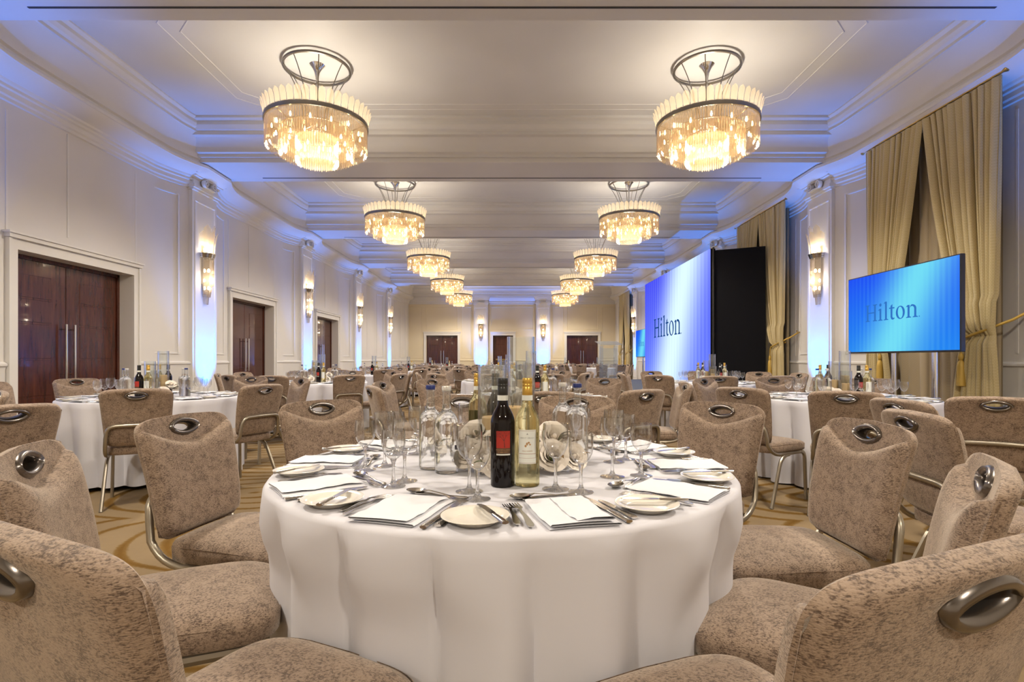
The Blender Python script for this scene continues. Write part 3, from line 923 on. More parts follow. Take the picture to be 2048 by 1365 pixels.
def window_drapes(yc, which, near):
    H = 4.52
    t = thing('curtain_rail', 'brass curtain rail above the %s window' % which, 'curtain rail', (0, 0, 0))
    r = MB(); r.tube([(5.82, yc - 1.27, H + .03), (5.82, yc + 1.27, H + .03)], 0.02, 10); obj('rod', r, M_BRASS, t)
    for s in (-1, 1):
        f = MB(); f.lathe([(0.001, -0.05), (0.02, -0.05), (0.026, -0.03), (0.035, 0.0), (0.03, 0.02), (0.001, 0.035)], 12)
        f.xf(Matrix.Translation((5.82, yc + s * 1.30, H + .03)) @ Matrix.Rotation(-s * PI / 2, 4, 'X')); obj('finial', f, M_BRASS, t)
        bk = MB(); bk.tube([(5.82, yc + s * 1.22, H + .03), (6.09, yc + s * 1.22, H + .03)], 0.012, 8); obj('bracket', bk, M_BRASS, t)
    lin = curtain_panel(yc - 1.05, yc + 1.05, H, None, 3, M_LINING, 6.06)
    tag(obj('curtain', lin, M_LINING), 'closed beige inner curtain of the %s window' % which, 'curtain', 'window curtains')
    for s, nm in ((-1, 'nearer'), (1, 'farther')):
        c = curtain_panel(yc + s * 1.25, yc + s * 0.02, H, (yc + s * 1.0, 1.42), 11 + s, M_DRAPE, 5.87)
        tag(obj('curtain', c, M_DRAPE), 'gold pleated drape tied back, %s side of the %s window' % (nm, which), 'curtain', 'window curtains')
        y0 = yc + s * 1.0
        tb = thing('curtain_tieback', 'gold rope tieback with tassel, %s side of the %s window' % (nm, which), 'tieback', (0, 0, 0), 0, 'rope tiebacks')
        yin = y0 - s * 0.26
        pts = [(6.06, y0 + s * 0.34, 1.70), (5.93, y0 + s * 0.26, 1.60), (5.76, y0 + s * 0.05, 1.48), (5.735, yin + s * .05, 1.40), (5.76, yin - s * .02, 1.37), (5.86, yin - s * .03, 1.40), (5.95, y0, 1.5)]
        rp = MB(); rp.tube(pts, 0.016, 8); obj('rope', rp, M_ROPE, tb)
        cd = MB(); cd.tube([(5.735, yin + s * .03, 1.39), (5.725, yin + s * .02, 1.28), (5.73, yin + s * .02, 1.20)], 0.009, 6); obj('cord', cd, M_ROPE, tb)
        ts = MB(); ts.lathe([(0.001, 0.02), (0.022, 0.01), (0.032, -0.03), (0.025, -0.06), (0.018, -0.075), (0.036, -0.10), (0.045, -0.16), (0.05, -0.40), (0.001, -0.41)], 14, (5.73, yin + s * .02, 1.19)); obj('tassel', ts, M_ROPE, tb)
        hk = MB(); hk.tube([(6.10, y0 + s * 0.35, 1.70), (6.02, y0 + s * 0.35, 1.70), (6.01, y0 + s * .35, 1.74)], 0.013, 8); obj('hook', hk, M_BRASS, tb)
window_drapes(7.65, 'nearest', True)
window_drapes(12.75, 'second', False)
window_drapes(28.05, 'far', False)

# ------------------------------------------------------------------ logo lettering built from strokes (unit: cap height 1)
def letters():
    """list of (list of polygons) for the five letter word with an initial capital; advance in x"""
    sw, th, sf = 0.145, 0.055, 0.11
    def stem(x, z0, z1, l=True, r=True, top=True, flag=False):
        out = [[(x, z0), (x + sw, z0), (x + sw, z1), (x, z1)]]
        out.append([(x - sf, z0), (x + sw + sf, z0), (x + sw + sf, z0 + 0.03), (x + sw, z0 + 0.075), (x, z0 + 0.075), (x - sf, z0 + 0.03)])
        if top: out.append([(x - sf, z1 - 0.03), (x, z1 - 0.075), (x + sw, z1 - 0.075), (x + sw + sf, z1 - 0.03), (x + sw + sf, z1), (x - sf, z1)])
        if flag: out.append([(x - sf * 1.1, z1 - 0.10), (x, z1 - 0.10), (x + 0.02, z1 - 0.10), (x + 0.02, z1), (x, z1)])
        return out
    G = []
    x = 0.11
    H = stem(x, 0, 1) + stem(x + 0.62, 0, 1) + [[(x + sw, 0.48), (x + 0.62, 0.48), (x + 0.62, 0.55), (x + sw, 0.55)]]
    G.append(H); x += 0.62 + sw + 0.30
    i = stem(x, 0, 0.70, top=False, flag=True)
    i.append([(x + sw / 2 + 0.095 * math.cos(a), 0.92 + 0.095 * math.sin(a)) for a in [2 * PI * k / 16 for k in range(16)]])
    G.append(i); x += sw + 0.30
    G.append(stem(x, 0, 1.07, top=False, flag=True)); x += sw + 0.22
    t = [[(x + 0.06, 0.14), (x + 0.12, 0.02), (x + 0.24, -0.02), (x + 0.38, 0.05), (x + 0.36, 0.10), (x + 0.27, 0.075), (x + 0.06 + sw, 0.15), (x + 0.06 + sw, 0.88), (x + 0.06, 0.78)],
         [(x - 0.05, 0.62), (x + 0.36, 0.62), (x + 0.36, 0.69), (x - 0.05, 0.69)]]
    G.append(t); x += 0.47
    ring = []
    cx, cz = x + 0.32, 0.35
    outp = [(cx + 0.33 * math.cos(2 * PI * k / 28), cz + 0.37 * math.sin(2 * PI * k / 28)) for k in range(28)]
    inp = [(cx + 0.18 * math.cos(2 * PI * k / 28 + 0.12), cz + 0.32 * math.sin(2 * PI * k / 28)) for k in range(28)]
    for k in range(28):
        k2 = (k + 1) % 28
        ring.append([outp[k], outp[k2], inp[k2], inp[k]])
    G.append(ring); x += 0.64 + 0.20
    n = stem(x, 0, 0.70, top=False, flag=True) + stem(x + 0.46, 0, 0.50, top=False)
    arch = []
    cxa = x + sw + (0.46 - sw) / 2
    for k in range(10):
        a0, a1 = PI * (1 - k / 10), PI * (1 - (k + 1) / 10)
        def po(a): return (cxa + 0.005 + (0.46 - sw) / 2 * 1.0 * math.cos(a) + max(0, math.cos(a)) * sw, 0.48 + 0.235 * math.sin(a))
        def pi_(a): return (cxa + (0.46 - sw) / 2 * math.cos(a), 0.46 + 0.16 * math.sin(a))
        arch.append([pi_(a0), pi_(a1), po(a1), po(a0)])
    G.append(n + arch); x += 0.46 + sw + 0.2
    dot = [[(x + 0.035 * math.cos(2 * PI * k / 10), 0.03 + 0.035 * math.sin(2 * PI * k / 10)) for k in range(10)]]
    G.append(dot)
    return G, x
LETTERS, LET_W = letters()
def lettering(parent, x0, z0, width, cap, y, mat):
    for g in LETTERS:
        mb = MB()
        for p in g:
            vs = [(x0 + px / LET_W * width, y, z0 + pz * cap) for px, pz in p]
            mb.add(vs, [tuple(range(len(vs)))])
        obj('letter', mb, mat, parent, smooth=False)

# ------------------------------------------------------------------ screens, stage
def standing_tv(loc, rz, label):
    t = thing('standing_screen', label, 'screen', loc, rz, 'screens on stands')
    W, H, zb = 1.94, 1.06, 1.21
    b = MB(); b.cbox(-W / 2, W / 2, 0.0, 0.055, zb, zb + H, 0.006); obj('housing', b, M_BEZEL, t, smooth=False)
    p = MB(); p.box(-W / 2 + .014, W / 2 - .014, -0.004, 0.0, zb + .022, zb + H - .014); pic = obj('picture', p, M_TV, t, smooth=False)
    lettering(pic, -W * 0.30, zb + H * 0.40, W * 0.50, H * 0.21, -0.006, M_LOGO2)
    for x in (-0.17, 0.50):
        m = MB(); m.tube([(x, 0.09, 0.03), (x, 0.09, zb + 0.5)], 0.032, 14); obj('pole', m, M_CHROME, t)
    bs = MB(); bs.cbox(-0.5, 0.6, -0.25, 0.4, 0.0, 0.03, 0.008); obj('base_plate', bs, M_BEZEL, t, smooth=False)
    return t
M_LOGO2 = emit('logo_on_screen', (0.03, 0.16, 0.52), 1.0)
M_LOGO3 = emit('logo_on_led', (0.01, 0.06, 0.22), 1.0)
standing_tv((4.82, 6.77, 0), -PI / 2, 'large flat screen on two chrome poles in front of gold drapes')
standing_tv((4.95, 20.6, 0), -PI / 2, 'small far flat screen left of the LED wall')

t = thing('led_wall', 'tall LED video wall with blue and white picture on the stage', 'video wall', (4.65, 15.80, 0), -PI / 2)
b = MB(); b.box(-3.08, 3.08, 0.03, 0.14, 0.405, 3.74); obj('panel_back', b, M_BLACK, t, smooth=False)
b = MB(); b.box(-3.07, 3.07, 0.0, 0.03, 0.42, 3.73); led = obj('picture', b, M_LED, t, smooth=False)
lettering(led, -1.87, 1.83, 2.85, 0.60, -0.004, M_LOGO3)
t = thing('black_panel', 'matt black screen return closing the side of the LED wall', 'panel', (0, 0, 0))
b = MB(); b.cbox(0.0, 1.14, -0.02, 0.02, 0.405, 3.68, 0.006); b.xf(Matrix.Translation((4.69, 12.67, 0)) @ Matrix.Rotation(math.atan2(-0.50, 1.02), 4, 'Z')); obj('panel', b, M_BLACK, t, smooth=False)
b = MB(); b.tube([(4.71, 12.63, 0.405), (4.71, 12.63, 3.75)], 0.025, 8); obj('post', b, M_BEZEL, t)
t = thing('stage', 'low dark carpeted stage platform below the LED wall', 'stage', (0, 0, 0))
b = MB(); b.box(2.15, 5.38, 12.0, 19.6, 0.33, 0.40); obj('deck', b, M_STAGE, t, smooth=False)
b = MB(); b.box(2.18, 5.36, 12.05, 19.5, 0.0, 0.33); obj('skirt', b, M_BLACK, t, smooth=False)
b = MB(); b.box(2.13, 5.38, 11.98, 12.0, 0.335, 0.40); b.box(2.13, 2.15, 12.0, 19.6, 0.335, 0.40); obj('nosing', b, M_NOSING, t, smooth=False)
# acrylic lectern
t = thing('lectern', 'clear acrylic lectern standing on the dark stage', 'lectern', (2.50, 14.0, 0.40), 0.15)
b = MB(); b.cbox(-0.27, 0.27, -0.2, 0.2, 0.0, 0.025, 0.004); obj('base', b, M_ACRYL, t, smooth=False)
b = MB(); b.cbox(-0.20, -0.185, -0.14, 0.14, 0.025, 1.08, 0.002); obj('side_panel', b, M_ACRYL, t, smooth=False)
b = MB(); b.cbox(0.185, 0.20, -0.14, 0.14, 0.025, 1.08, 0.002); obj('side_panel', b, M_ACRYL, t, smooth=False)
b = MB(); b.cbox(-0.20, 0.20, 0.13, 0.145, 0.025, 1.02, 0.002); obj('front_panel', b, M_ACRYL, t, smooth=False)
b = MB(); b.cbox(-0.30, 0.30, -0.22, 0.22, 0.0, 0.018, 0.003); b.xf(Matrix.Translation((0, 0, 1.14)) @ Matrix.Rotation(0.22, 4, 'X')); obj('reading_top', b, M_ACRYL, t, smooth=False)
# ------------------------------------------------------------------ banquet chair
TABLE_H, TABLE_R = 0.76, 0.765
def bk(u, s, off):
    """point on the chair back: u across, s up the back, off backwards"""
    off = off + 0.022 * (1 - (u / 0.25) ** 2)
    y = -0.205 - 0.10 * s - 0.20 * s * s
    dy = -(0.10 + 0.40 * s)
    n = Vector((0, -0.985, dy)).normalized()
    return (u, y + n.y * off, 0.455 + 0.955 * s + n.z * off)
def back_w(s): return 0.203 + 0.034 * max(0, s) / 0.45
def shell_outline(n=56):
    pts = []
    sm, hs = 0.2425, 0.2225
    for k in range(n):
        a = 2 * PI * k / n
        c, si = math.cos(a), math.sin(a)
        e = 2 / 9.0
        uu = math.copysign(abs(c) ** e, c); ss = math.copysign(abs(si) ** e, si)
        s = sm + hs * ss
        u = uu * back_w(s)
        if ss > 0: s = sm + (hs + 0.022 * (1 - (u / 0.25) ** 2)) * ss
        pts.append((u, s))
    return pts
HC, HA, HB = 0.436, 0.060, 0.020
def almond(ang, a=HA, b=HB):
    c, si = math.cos(ang), abs(math.sin(ang))
    A = b * c * c / (a * a)
    r = b / si if A < 1e-9 else (-si + math.sqrt(si * si + 4 * A * b)) / (2 * A)
    re = 1.0 / math.sqrt((math.cos(ang) / a) ** 2 + (math.sin(ang) / b) ** 2)
    r = 0.5 * r + 0.5 * re
    return r * math.cos(ang), r * math.sin(ang)
def chair_meshes():
    P = {}
    out = shell_outline()
    n = len(out)
    fr = [0.0, 0.07, 0.22, 0.45, 0.7, 0.88, 0.96, 1.0]
    ro = [0.012, 0.026, 0.031, 0.032, 0.032, 0.030, 0.020, 0.0]
    mb = MB(); vs = []
    for side in (0, 1):
        for f, o in zip(fr, ro):
            for (u, s) in out:
                ang = math.atan2(s - HC, u)
                hx, hz = almond(ang)
                uu = hx + (u - hx) * f; ss = HC + hz + (s - HC - hz) * f
                vs.append(bk(uu, ss, o if side == 0 else (-0.004 if 0 < f < 1 else 0.0)))
    R = len(fr); fs = []
    for i in range(R - 1):
        for k in range(n):
            k2 = (k + 1) % n
            fs.append((i * n + k2, i * n + k, (i + 1) * n + k, (i + 1) * n + k2))
            o = R * n
            fs.append((o + i * n + k, o + i * n + k2, o + (i + 1) * n + k2, o + (i + 1) * n + k))
    for k in range(n):
        k2 = (k + 1) % n
        fs.append((k, k2, R * n + k2, R * n + k))
        a = (R - 1) * n
        fs.append((a + k2, a + k, R * n + a + k, R * n + a + k2))
    mb.add(vs, fs); P['back'] = mb.mesh('backrest', M_FABRIC, angle=60)
    # front cushion with the dipped top edge
    mb = MB()
    def cf(u, v):
        a = 2 * u - 1
        a = math.copysign(abs(a) ** 0.8, a)
        v2 = v
        W = back_w(0.2) * 1.0
        top = 0.452 - 0.072 * (1 - min(1.0, abs(a) / 0.94) ** 1.7) + (-0.02 * max(0.0, (abs(a) - 0.9) / 0.1))
        bot = 0.022 + 0.02 * abs(a) ** 6
        s = bot + (top - bot) * v2
        W = back_w(s) * 0.99
        th = 0.056 * (max(0.0, 1 - abs(a) ** 7) ** 0.5) * (max(0.0, 1 - abs(2 * v2 - 1) ** 9) ** 0.5)
        return bk(a * W, s, 0.008 - th)
    mb.grid(cf, 25, 21); P['cushion'] = mb.mesh('back_cushion', M_FABRIC, angle=75)
    # handle ring
    mb = MB(); m = 64
    prof = [(0.0, -0.012), (0.010, -0.016), (0.016, -0.006), (0.017, 0.026), (0.013, 0.038), (0.003, 0.040), (-0.005, 0.026), (-0.005, 0.0)]
    vs = []
    for k in range(m):
        a = 2 * PI * k / m
        x, z = almond(a); x2, z2 = almond(a + 0.02); x1, z1 = almond(a - 0.02)
        t = Vector((x2 - x1, z2 - z1)).normalized(); nrm = Vector((t.y, -t.x))
        if nrm.dot(Vector((x, z))) < 0: nrm = -nrm
        nn = (nrm * 0.6 + Vector((x / 0.09, z / 0.03)).normalized() * 0.4)
        for (d, o) in prof: vs.append(bk(x + nn.x * d, HC + z + nn.y * d, o))
    q = len(prof)
    fs = [(k * q + i, ((k + 1) % m) * q + i, ((k + 1) % m) * q + (i + 1) % q, k * q + (i + 1) % q) for k in range(m) for i in range(q)]
    mb.add(vs, fs); P['handle'] = mb.mesh('grip_handle', M_HANDLE, angle=85)
    # seat
    mb = MB()
    def so(k, n, ins):
        a = 2 * PI * k / n; c, si = math.cos(a), math.sin(a); e = 2 / 6.0
        uu = math.copysign(abs(c) ** e, c); vv = math.copysign(abs(si) ** e, si)
        y = 0.026 + vv * (0.243 - ins)
        wv = 0.222 + 0.018 * vv - ins
        if vv > 0: y += 0.018 * (1 - uu * uu) * vv
        return uu * wv, y
    n = 48
    rings = [(0.10, 0.405), (0.012, 0.405), (0.002, 0.412), (0.0, 0.455), (0.004, 0.460), (0.002, 0.464), (0.010, 0.476), (0.03, 0.486), (0.08, 0.494), (0.15, 0.498), (0.2, 0.499)]
    vs = []
    for (ins, z) in rings:
        for k in range(n):
            x, y = so(k, n, ins)
            drop = -0.012 * max(0.0, y / 0.25) ** 2 if z > 0.46 else 0.0
            vs.append((x, y, z + drop))
    R = len(rings)
    fs = [(i * n + k, i * n + (k + 1) % n, (i + 1) * n + (k + 1) % n, (i + 1) * n + k) for i in range(R - 1) for k in range(n)]
    fs.append(tuple((R - 1) * n + k for k in range(n))); fs.append(tuple(range(n - 1, -1, -1)))
    mb.add(vs, fs); P['seat'] = mb.mesh('seat', M_FABRIC, angle=60)
    # frame
    def arc(p0, p1, p2, n=6):
        a, b, c = Vector(p0), Vector(p1), Vector(p2)
        return [tuple(a * (1 - t) ** 2 + b * 2 * t * (1 - t) + c * t * t) for t in [i / n for i in range(n + 1)]]
    U = MB(); O = 0.046
    pl = arc((-0.205, -0.10, 0.393), (-0.205, -0.215, 0.393), bk(-0.198, 0.03, O)) + [bk(-0.194, 0.10, O)] + arc(bk(-0.190, 0.13, O), bk(-0.186, 0.192, O), bk(-0.13, 0.198, O)) + [bk(-0.06, 0.202, O + .002), bk(0.0, 0.203, O + .003)]
    pr = [(-x, y, z) for (x, y, z) in reversed(pl[:-1])]
    U.tube(pl + pr, 0.0135, 8, flat=(1.0, 1.0), up=(1, 0, 0)); P['arch'] = U.mesh('back_frame', M_FRAME, angle=60)
    P['rails'] = []; P['legs'] = []
    for sx in (-1, 1):
        r = MB(); r.tube([(sx * 0.205, -0.12, 0.393), (sx * 0.208, 0.0, 0.392), (sx * 0.212, 0.20, 0.392)], 0.0135, 8, flat=(0.9, 1.15)); P['rails'].append(r.mesh('seat_rail', M_FRAME))
        f = MB(); pts = arc((sx * 0.212, 0.18, 0.392), (sx * 0.213, 0.238, 0.392), (sx * 0.215, 0.240, 0.33)) + [(sx * 0.222, 0.246, 0.0)]
        f.tube(pts, 0.0150, 8, flat=(1.15, 0.85), up=(1, 0, 0)); P['legs'].append(f.mesh('leg', M_FRAME))
        b = MB(); pts = arc((sx * 0.207, 0.02, 0.385), (sx * 0.209, -0.09, 0.388), (sx * 0.212, -0.125, 0.30)) + [(sx * 0.225, -0.255, 0.0)]
        b.tube(pts, 0.0150, 8, flat=(1.15, 0.85), up=(1, 0, 0)); P['legs'].append(b.mesh('leg', M_FRAME))
    cr = MB(); cr.tube([(-0.21, 0.06, 0.392), (0.21, 0.06, 0.392)], 0.012, 8); P['cross'] = cr.mesh('crossbar', M_FRAME)
    ft = MB(); ft.lathe([(0.001, 0.0), (0.016, 0.0), (0.018, 0.012), (0.001, 0.014)], 8); P['foot'] = ft.mesh('foot_cap', M_BLACK)
    # joined light version for the back of the hall
    J = MB()
    for key, mi in (('back', 0), ('cushion', 0), ('seat', 0), ('handle', 1), ('arch', 2)):
        me = P[key]; J.add([v.co for v in me.vertices], [tuple(p.vertices) for p in me.polygons], mi)
    for me in P['rails'] + P['legs']: J.add([v.co for v in me.vertices], [tuple(p.vertices) for p in me.polygons], 2)
    P['joined'] = J.mesh('banquet_chair', [M_FABRIC, M_HANDLE, M_FRAME], angle=60)
    return P
CP = chair_meshes()
CHAIR = Proto('banquet_chair', [('seat', CP['seat'], []), ('backrest', CP['back'], [('grip_handle', CP['handle'])]), ('back_cushion', CP['cushion'], []),
              ('back_frame', CP['arch'], []), ('crossbar', CP['cross'], [])] + [('seat_rail', m, []) for m in CP['rails']] + [('leg', m, []) for m in CP['legs']])
def chair(x, y, face, label, group, detailed=True):
    """face: direction angle (radians) the sitter looks, 0 = +y, counter-clockwise"""
    if detailed: return CHAIR.put(label, 'chair', (x, y, 0), face, group)
    o = link('banquet_chair', CP['joined'], None, (x, y, 0), face)
    return tag(o, label, 'chair', group)

# ------------------------------------------------------------------ tablecloth and table
def cloth_mesh(seed, nth, seats=()):
    rnd = random.Random(seed)
    p = [rnd.uniform(0, 6.28) for _ in range(6)]
    def W(th):
        # irregular soft pleats: narrow ridges between wide shallow valleys
        q = th * 16 + 1.5 * math.sin(2 * th + p[0]) + 1.1 * math.sin(3 * th + p[1])
        a = abs(math.cos(q / 2)) ** 0.62
        b = math.cos(21 * th + 1.4 * math.sin(3 * th + p[2]) + p[3])
        amp = 0.72 + 0.28 * math.sin(5 * th + p[4])
        return (1.9 * a - 1.15) * amp + 0.20 * b
    mb = MB(); rings = [(0.0, 0), (0.35, 0), (0.62, 0), (0.735, 0)]
    rr = []
    for (r, _) in rings: rr.append((r, TABLE_H, 0.0))
    rr += [(0.752, TABLE_H - 0.001, 0.0), (0.762, TABLE_H - 0.005, 0.01), (0.769, TABLE_H - 0.014, 0.04)]
    nz = 16
    for i in range(1, nz + 1):
        t = i / nz
        z = TABLE_H - 0.014 - (TABLE_H - 0.014 - 0.03) * t
        rr.append((0.769 + 0.004 * t, z, 0.06 + 0.94 * min(1.0, t * 1.35) ** 0.62))
    def fn(u, v):
        i = int(round(v * (len(rr) - 1))); r, z, k = rr[i]; th = 2 * PI * u
        wv = W(th)
        r2 = r + k * (0.070 * wv - 0.016)
        zz = z + (0.018 * math.cos(2 * th + p[5]) if i == len(rr) - 1 else 0) * k
        for (ta, rf) in seats:
            da = (th - ta + PI) % (2 * PI) - PI
            lat = abs(da) * 0.8
            if lat < 0.42 and z < 0.66:
                wz = min(1.0, (0.66 - z) / 0.12); wl = 1.0 if lat < 0.24 else max(0.0, 1 - (lat - 0.24) / 0.18)
                wt = wz * wl; wt = wt * wt * (3 - 2 * wt)
                r2 = r2 + (min(r2, rf - 0.004 + 0.022 * wv) - r2) * wt
        return (r2 * math.cos(th), r2 * math.sin(th), zz)
    mb.grid(fn, nth, len(rr), wrap=True)
    return mb.mesh('tablecloth', M_LINEN, angle=70)
CLOTHS = [cloth_mesh(s, n) for s, n in ((5, 300), (12, 220), (23, 220))]
tt = MB(); tt.lathe([(0.001, 0.725), (0.75, 0.725), (0.757, 0.73), (0.757, 0.75), (0.75, 0.756), (0.001, 0.756)], 48)
TABLETOP = tt.mesh('tabletop', M_WOOD)
LEGS = []
for k in range(4):
    a = PI / 4 + k * PI / 2; m = MB()
    m.tube([(0.45 * math.cos(a), 0.45 * math.sin(a), 0.726), (0.52 * math.cos(a), 0.52 * math.sin(a), 0.0)], 0.016, 8); LEGS.append(m.mesh('leg', M_FRAME))
TABLE = Proto('round_table', [('tabletop', TABLETOP, [])] + [('leg', m, []) for m in LEGS])

# ------------------------------------------------------------------ tableware
def wine_glass_meshes(h, rb, name):
    hb = h * 0.54; zs = h - hb
    bowl = MB()
    prof = [(0.004, zs), (rb * 0.42, zs + hb * 0.07), (rb * 0.72, zs + hb * 0.20), (rb * 0.92, zs + hb * 0.38), (rb, zs + hb * 0.58), (rb * 0.985, zs + hb * 0.80), (rb * 0.93, h), (rb * 0.905, h), (rb * 0.95, zs + hb * 0.80), (rb * 0.965, zs + hb * 0.58)]
    bowl.lathe(prof, 28)
    stem = MB(); stem.lathe([(0.012, 0.006), (0.0062, 0.016), (0.0045, 0.03), (0.0042, zs * 0.7), (0.006, zs * 0.92), (0.010, zs + 0.004), (0.001, zs + 0.006)], 14)
    foot = MB(); rf = rb * 1.02
    foot.lathe([(0.001, 0.0), (rf, 0.0), (rf, 0.0015), (rf * 0.6, 0.004), (0.014, 0.007), (0.001, 0.008)], 28)
    j = MB(); j.lathe([(rf, 0.001), (rf * 0.5, 0.005), (0.010, 0.008), (0.0045, 0.02), (0.0045, zs * 0.8)] + prof[:7], 16)
    return bowl.mesh('bowl', M_GLASS), stem.mesh('stem', M_STEM), foot.mesh('foot', M_GLASS), j.mesh('wine_glass', M_GLASS)
GB = wine_glass_meshes(0.187, 0.0375, 'large')
GS = wine_glass_meshes(0.165, 0.0345, 'small')
GLASS_BIG = Proto('wine_glass', [('bowl', GB[0], []), ('stem', GB[1], []), ('foot', GB[2], [])])
GLASS_SML = Proto('wine_glass', [('bowl', GS[0], []), ('stem', GS[1], []), ('foot', GS[2], [])])
pl = MB(); pl.lathe([(0.001, 0.003), (0.045, 0.003), (0.048, 0.0), (0.05, 0.003), (0.062, 0.009), (0.078, 0.0155), (0.0785, 0.0170), (0.077, 0.0175), (0.06, 0.0115), (0.052, 0.0075), (0.046, 0.006), (0.001, 0.006)], 40)
PLATE = pl.mesh('side_plate', M_CHINA, angle=40)
def fork_mesh(L, wd):
    pts = []
    hw = [(0.0, 0.0045), (0.01, 0.0085), (0.03, 0.0075), (L * 0.30, 0.0052), (L * 0.52, 0.0032), (L * 0.60, 0.0036), (L * 0.66, wd * 0.40), (L * 0.72, wd * 0.5)]
    left = [(-a, y) for (y, a) in hw]; right = [(a, y) for (y, a) in hw]
    tines = []
    y0, y1 = L * 0.74, L
    sp = wd / 7.0
    for k in range(4):
        xa = wd / 2 - 2 * k * sp
        tines += [(xa, y0), (xa - 0.12 * sp, y1 - 0.003), (xa - 0.5 * sp, y1), (xa - 0.88 * sp, y1 - 0.003), (xa - sp, y0)]
    poly = right + tines + left[::-1]
    def zf(y): return 0.003 + 0.012 * math.exp(-((y / L - 0.63) / 0.12) ** 2) * 0.6 + 0.006 * math.exp(-((y / L - 0.30) / 0.2) ** 2)
    mb = MB(); mb.poly(poly, 0.0, 0.0022, lambda x, y, z: (x, y - L / 2, z + zf(y)))
    return mb.mesh('fork', M_STEEL, angle=45)
def knife_mesh(L, wd):
    mb = MB()
    P = [(0, -0.008, -0.003), (L * .42, 0, 0)]
    rs = [0.0085, 0.0095, 0.0085, 0.0075, 0.0068, 0.006]
    ys = [0.0, 0.008, L * .12, L * .25, L * .38, L * .42]
    mb.tube([(0, y - L / 2, 0.0045) for y in ys], rs, 8, flat=(1.0, 0.46), up=(0, 0, 1))
    blade = [(-0.004, L * .40), (wd * .5, L * .44), (wd * .55, L * .7), (wd * .52, L * .86), (wd * .25, L * .965), (-wd * .2, L), (-wd * .45, L * .97), (-wd * .42, L * .5)]
    mb.poly([(x, y - L / 2) for x, y in blade], 0.0032, 0.0052)
    return mb.mesh('knife', M_STEEL, angle=45)
def spoon_mesh(L, wd):
    mb = MB()
    ys = [0.0, 0.008, L * .12, L * .3, L * .5, L * .64, L * .70]
    rs = [0.006, 0.0085, 0.0075, 0.0055, 0.0038, 0.0040, 0.008]
    mb.tube([(0, y - L / 2, 0.004 + 0.010 * math.exp(-((y / L - 0.6) / 0.14) ** 2)) for y in ys], rs, 8, flat=(1.0, 0.36), up=(0, 0, 1))
    cy, a, b = L * .84 - L / 2, L * .165, wd / 2
    def fn(u, v):
        t = 2 * PI * u; r = v
        return (b * r * math.cos(t), cy + a * r * math.sin(t), 0.0105 * r * r + 0.0012)
    def fn2(u, v):
        t = 2 * PI * u; r = v
        return (b * 1.03 * r * math.cos(t), cy + a * 1.02 * r * math.sin(t), 0.0105 * r * r + 0.0002)
    mb.grid(fn, 20, 6, wrap=True); mb.grid(fn2, 20, 6, wrap=True)
    return mb.mesh('spoon', M_STEEL, angle=60)
FORK, FORK_S = fork_mesh(0.198, 0.024), fork_mesh(0.172, 0.020)
KNIFE, KNIFE_S = knife_mesh(0.225, 0.019), knife_mesh(0.165, 0.016)
SPOON = spoon_mesh(0.185, 0.040)
def napkin_mesh(seed, flap):
    rnd = random.Random(seed)
    sec = [(-0.066, 0.001), (-0.02, 0.0015), (0.05, 0.0012), (0.066, 0.0012), (0.0695, 0.0035), (0.066, 0.0060), (0.0, 0.0065), (-0.060, 0.0062), (-0.0645, 0.0085), (-0.061, 0.0110), (0.0, 0.0115), (0.055, 0.0112)]
    if flap: sec += [(0.060, 0.0135), (0.055, 0.0165), (0.02, 0.0165), (-0.012, 0.0135)]
    nl = 14; mb = MB()
    def fn(u, v):
        i = int(round(u * (len(sec) - 1))); x, z = sec[i]
        y = (v - 0.5) * 0.205
        z2 = z + (0.0014 * math.sin(9 * v + seed) + 0.0010 * math.sin(23 * v + x * 40)) * (z / 0.01)
        y += 0.003 * math.sin(x * 30 + seed) + (0.010 * (z / 0.016) if flap and z > 0.012 else 0) * (0.5 - v) * 2 * 0.6
        return (x + 0.002 * math.sin(5 * v + seed), y, z2)
    mb.grid(fn, len(sec), nl)
    return mb.mesh('napkin', M_NAPKIN, angle=80)
NAPKINS = [napkin_mesh(1, False), napkin_mesh(2, True), napkin_mesh(3, False)]
for me in NAPKINS:
    for v in me.vertices: v.co.x *= 1.24; v.co.y *= 1.10

# bottles ------------------------------------------------------------
def cyl_text(txt, R, z, size, mat, name, up=0.0):
    """small lettering wrapped round a bottle (front towards -y)"""
    cu = bpy.data.curves.new('lettering', 'FONT'); cu.body = txt; cu.size = size; cu.align_x = 'CENTER'; cu.resolution_u = 1
    o = bpy.data.objects.new('lettering', cu); COL.objects.link(o)
    dg = bpy.context.evaluated_depsgraph_get()
    me = bpy.data.meshes.new_from_object(o.evaluated_get(dg))
    bpy.data.objects.remove(o)
    for v in me.vertices:
        a = v.co.x / R
        v.co = Vector((R * math.sin(a), -R * math.cos(a), z + v.co.y))
    me.materials.clear(); me.materials.append(mat); me.name = name
    return me
def wrap_patch(R, a0, a1, z0, z1, name, mat, n=16):
    mb = MB(); mb.grid(lambda u, v: (R * math.sin(a0 + (a1 - a0) * u), -R * math.cos(a0 + (a1 - a0) * u), z0 + (z1 - z0) * v), n, 2)
    return mb.mesh(name, mat)
BR = 0.0355
WINE_PROF = [(0.001, 0.004), (0.028, 0.0), (0.035, 0.002), (BR, 0.008), (BR, 0.186), (0.0335, 0.198), (0.029, 0.210), (0.022, 0.224), (0.0165, 0.234), (0.0148, 0.246)]
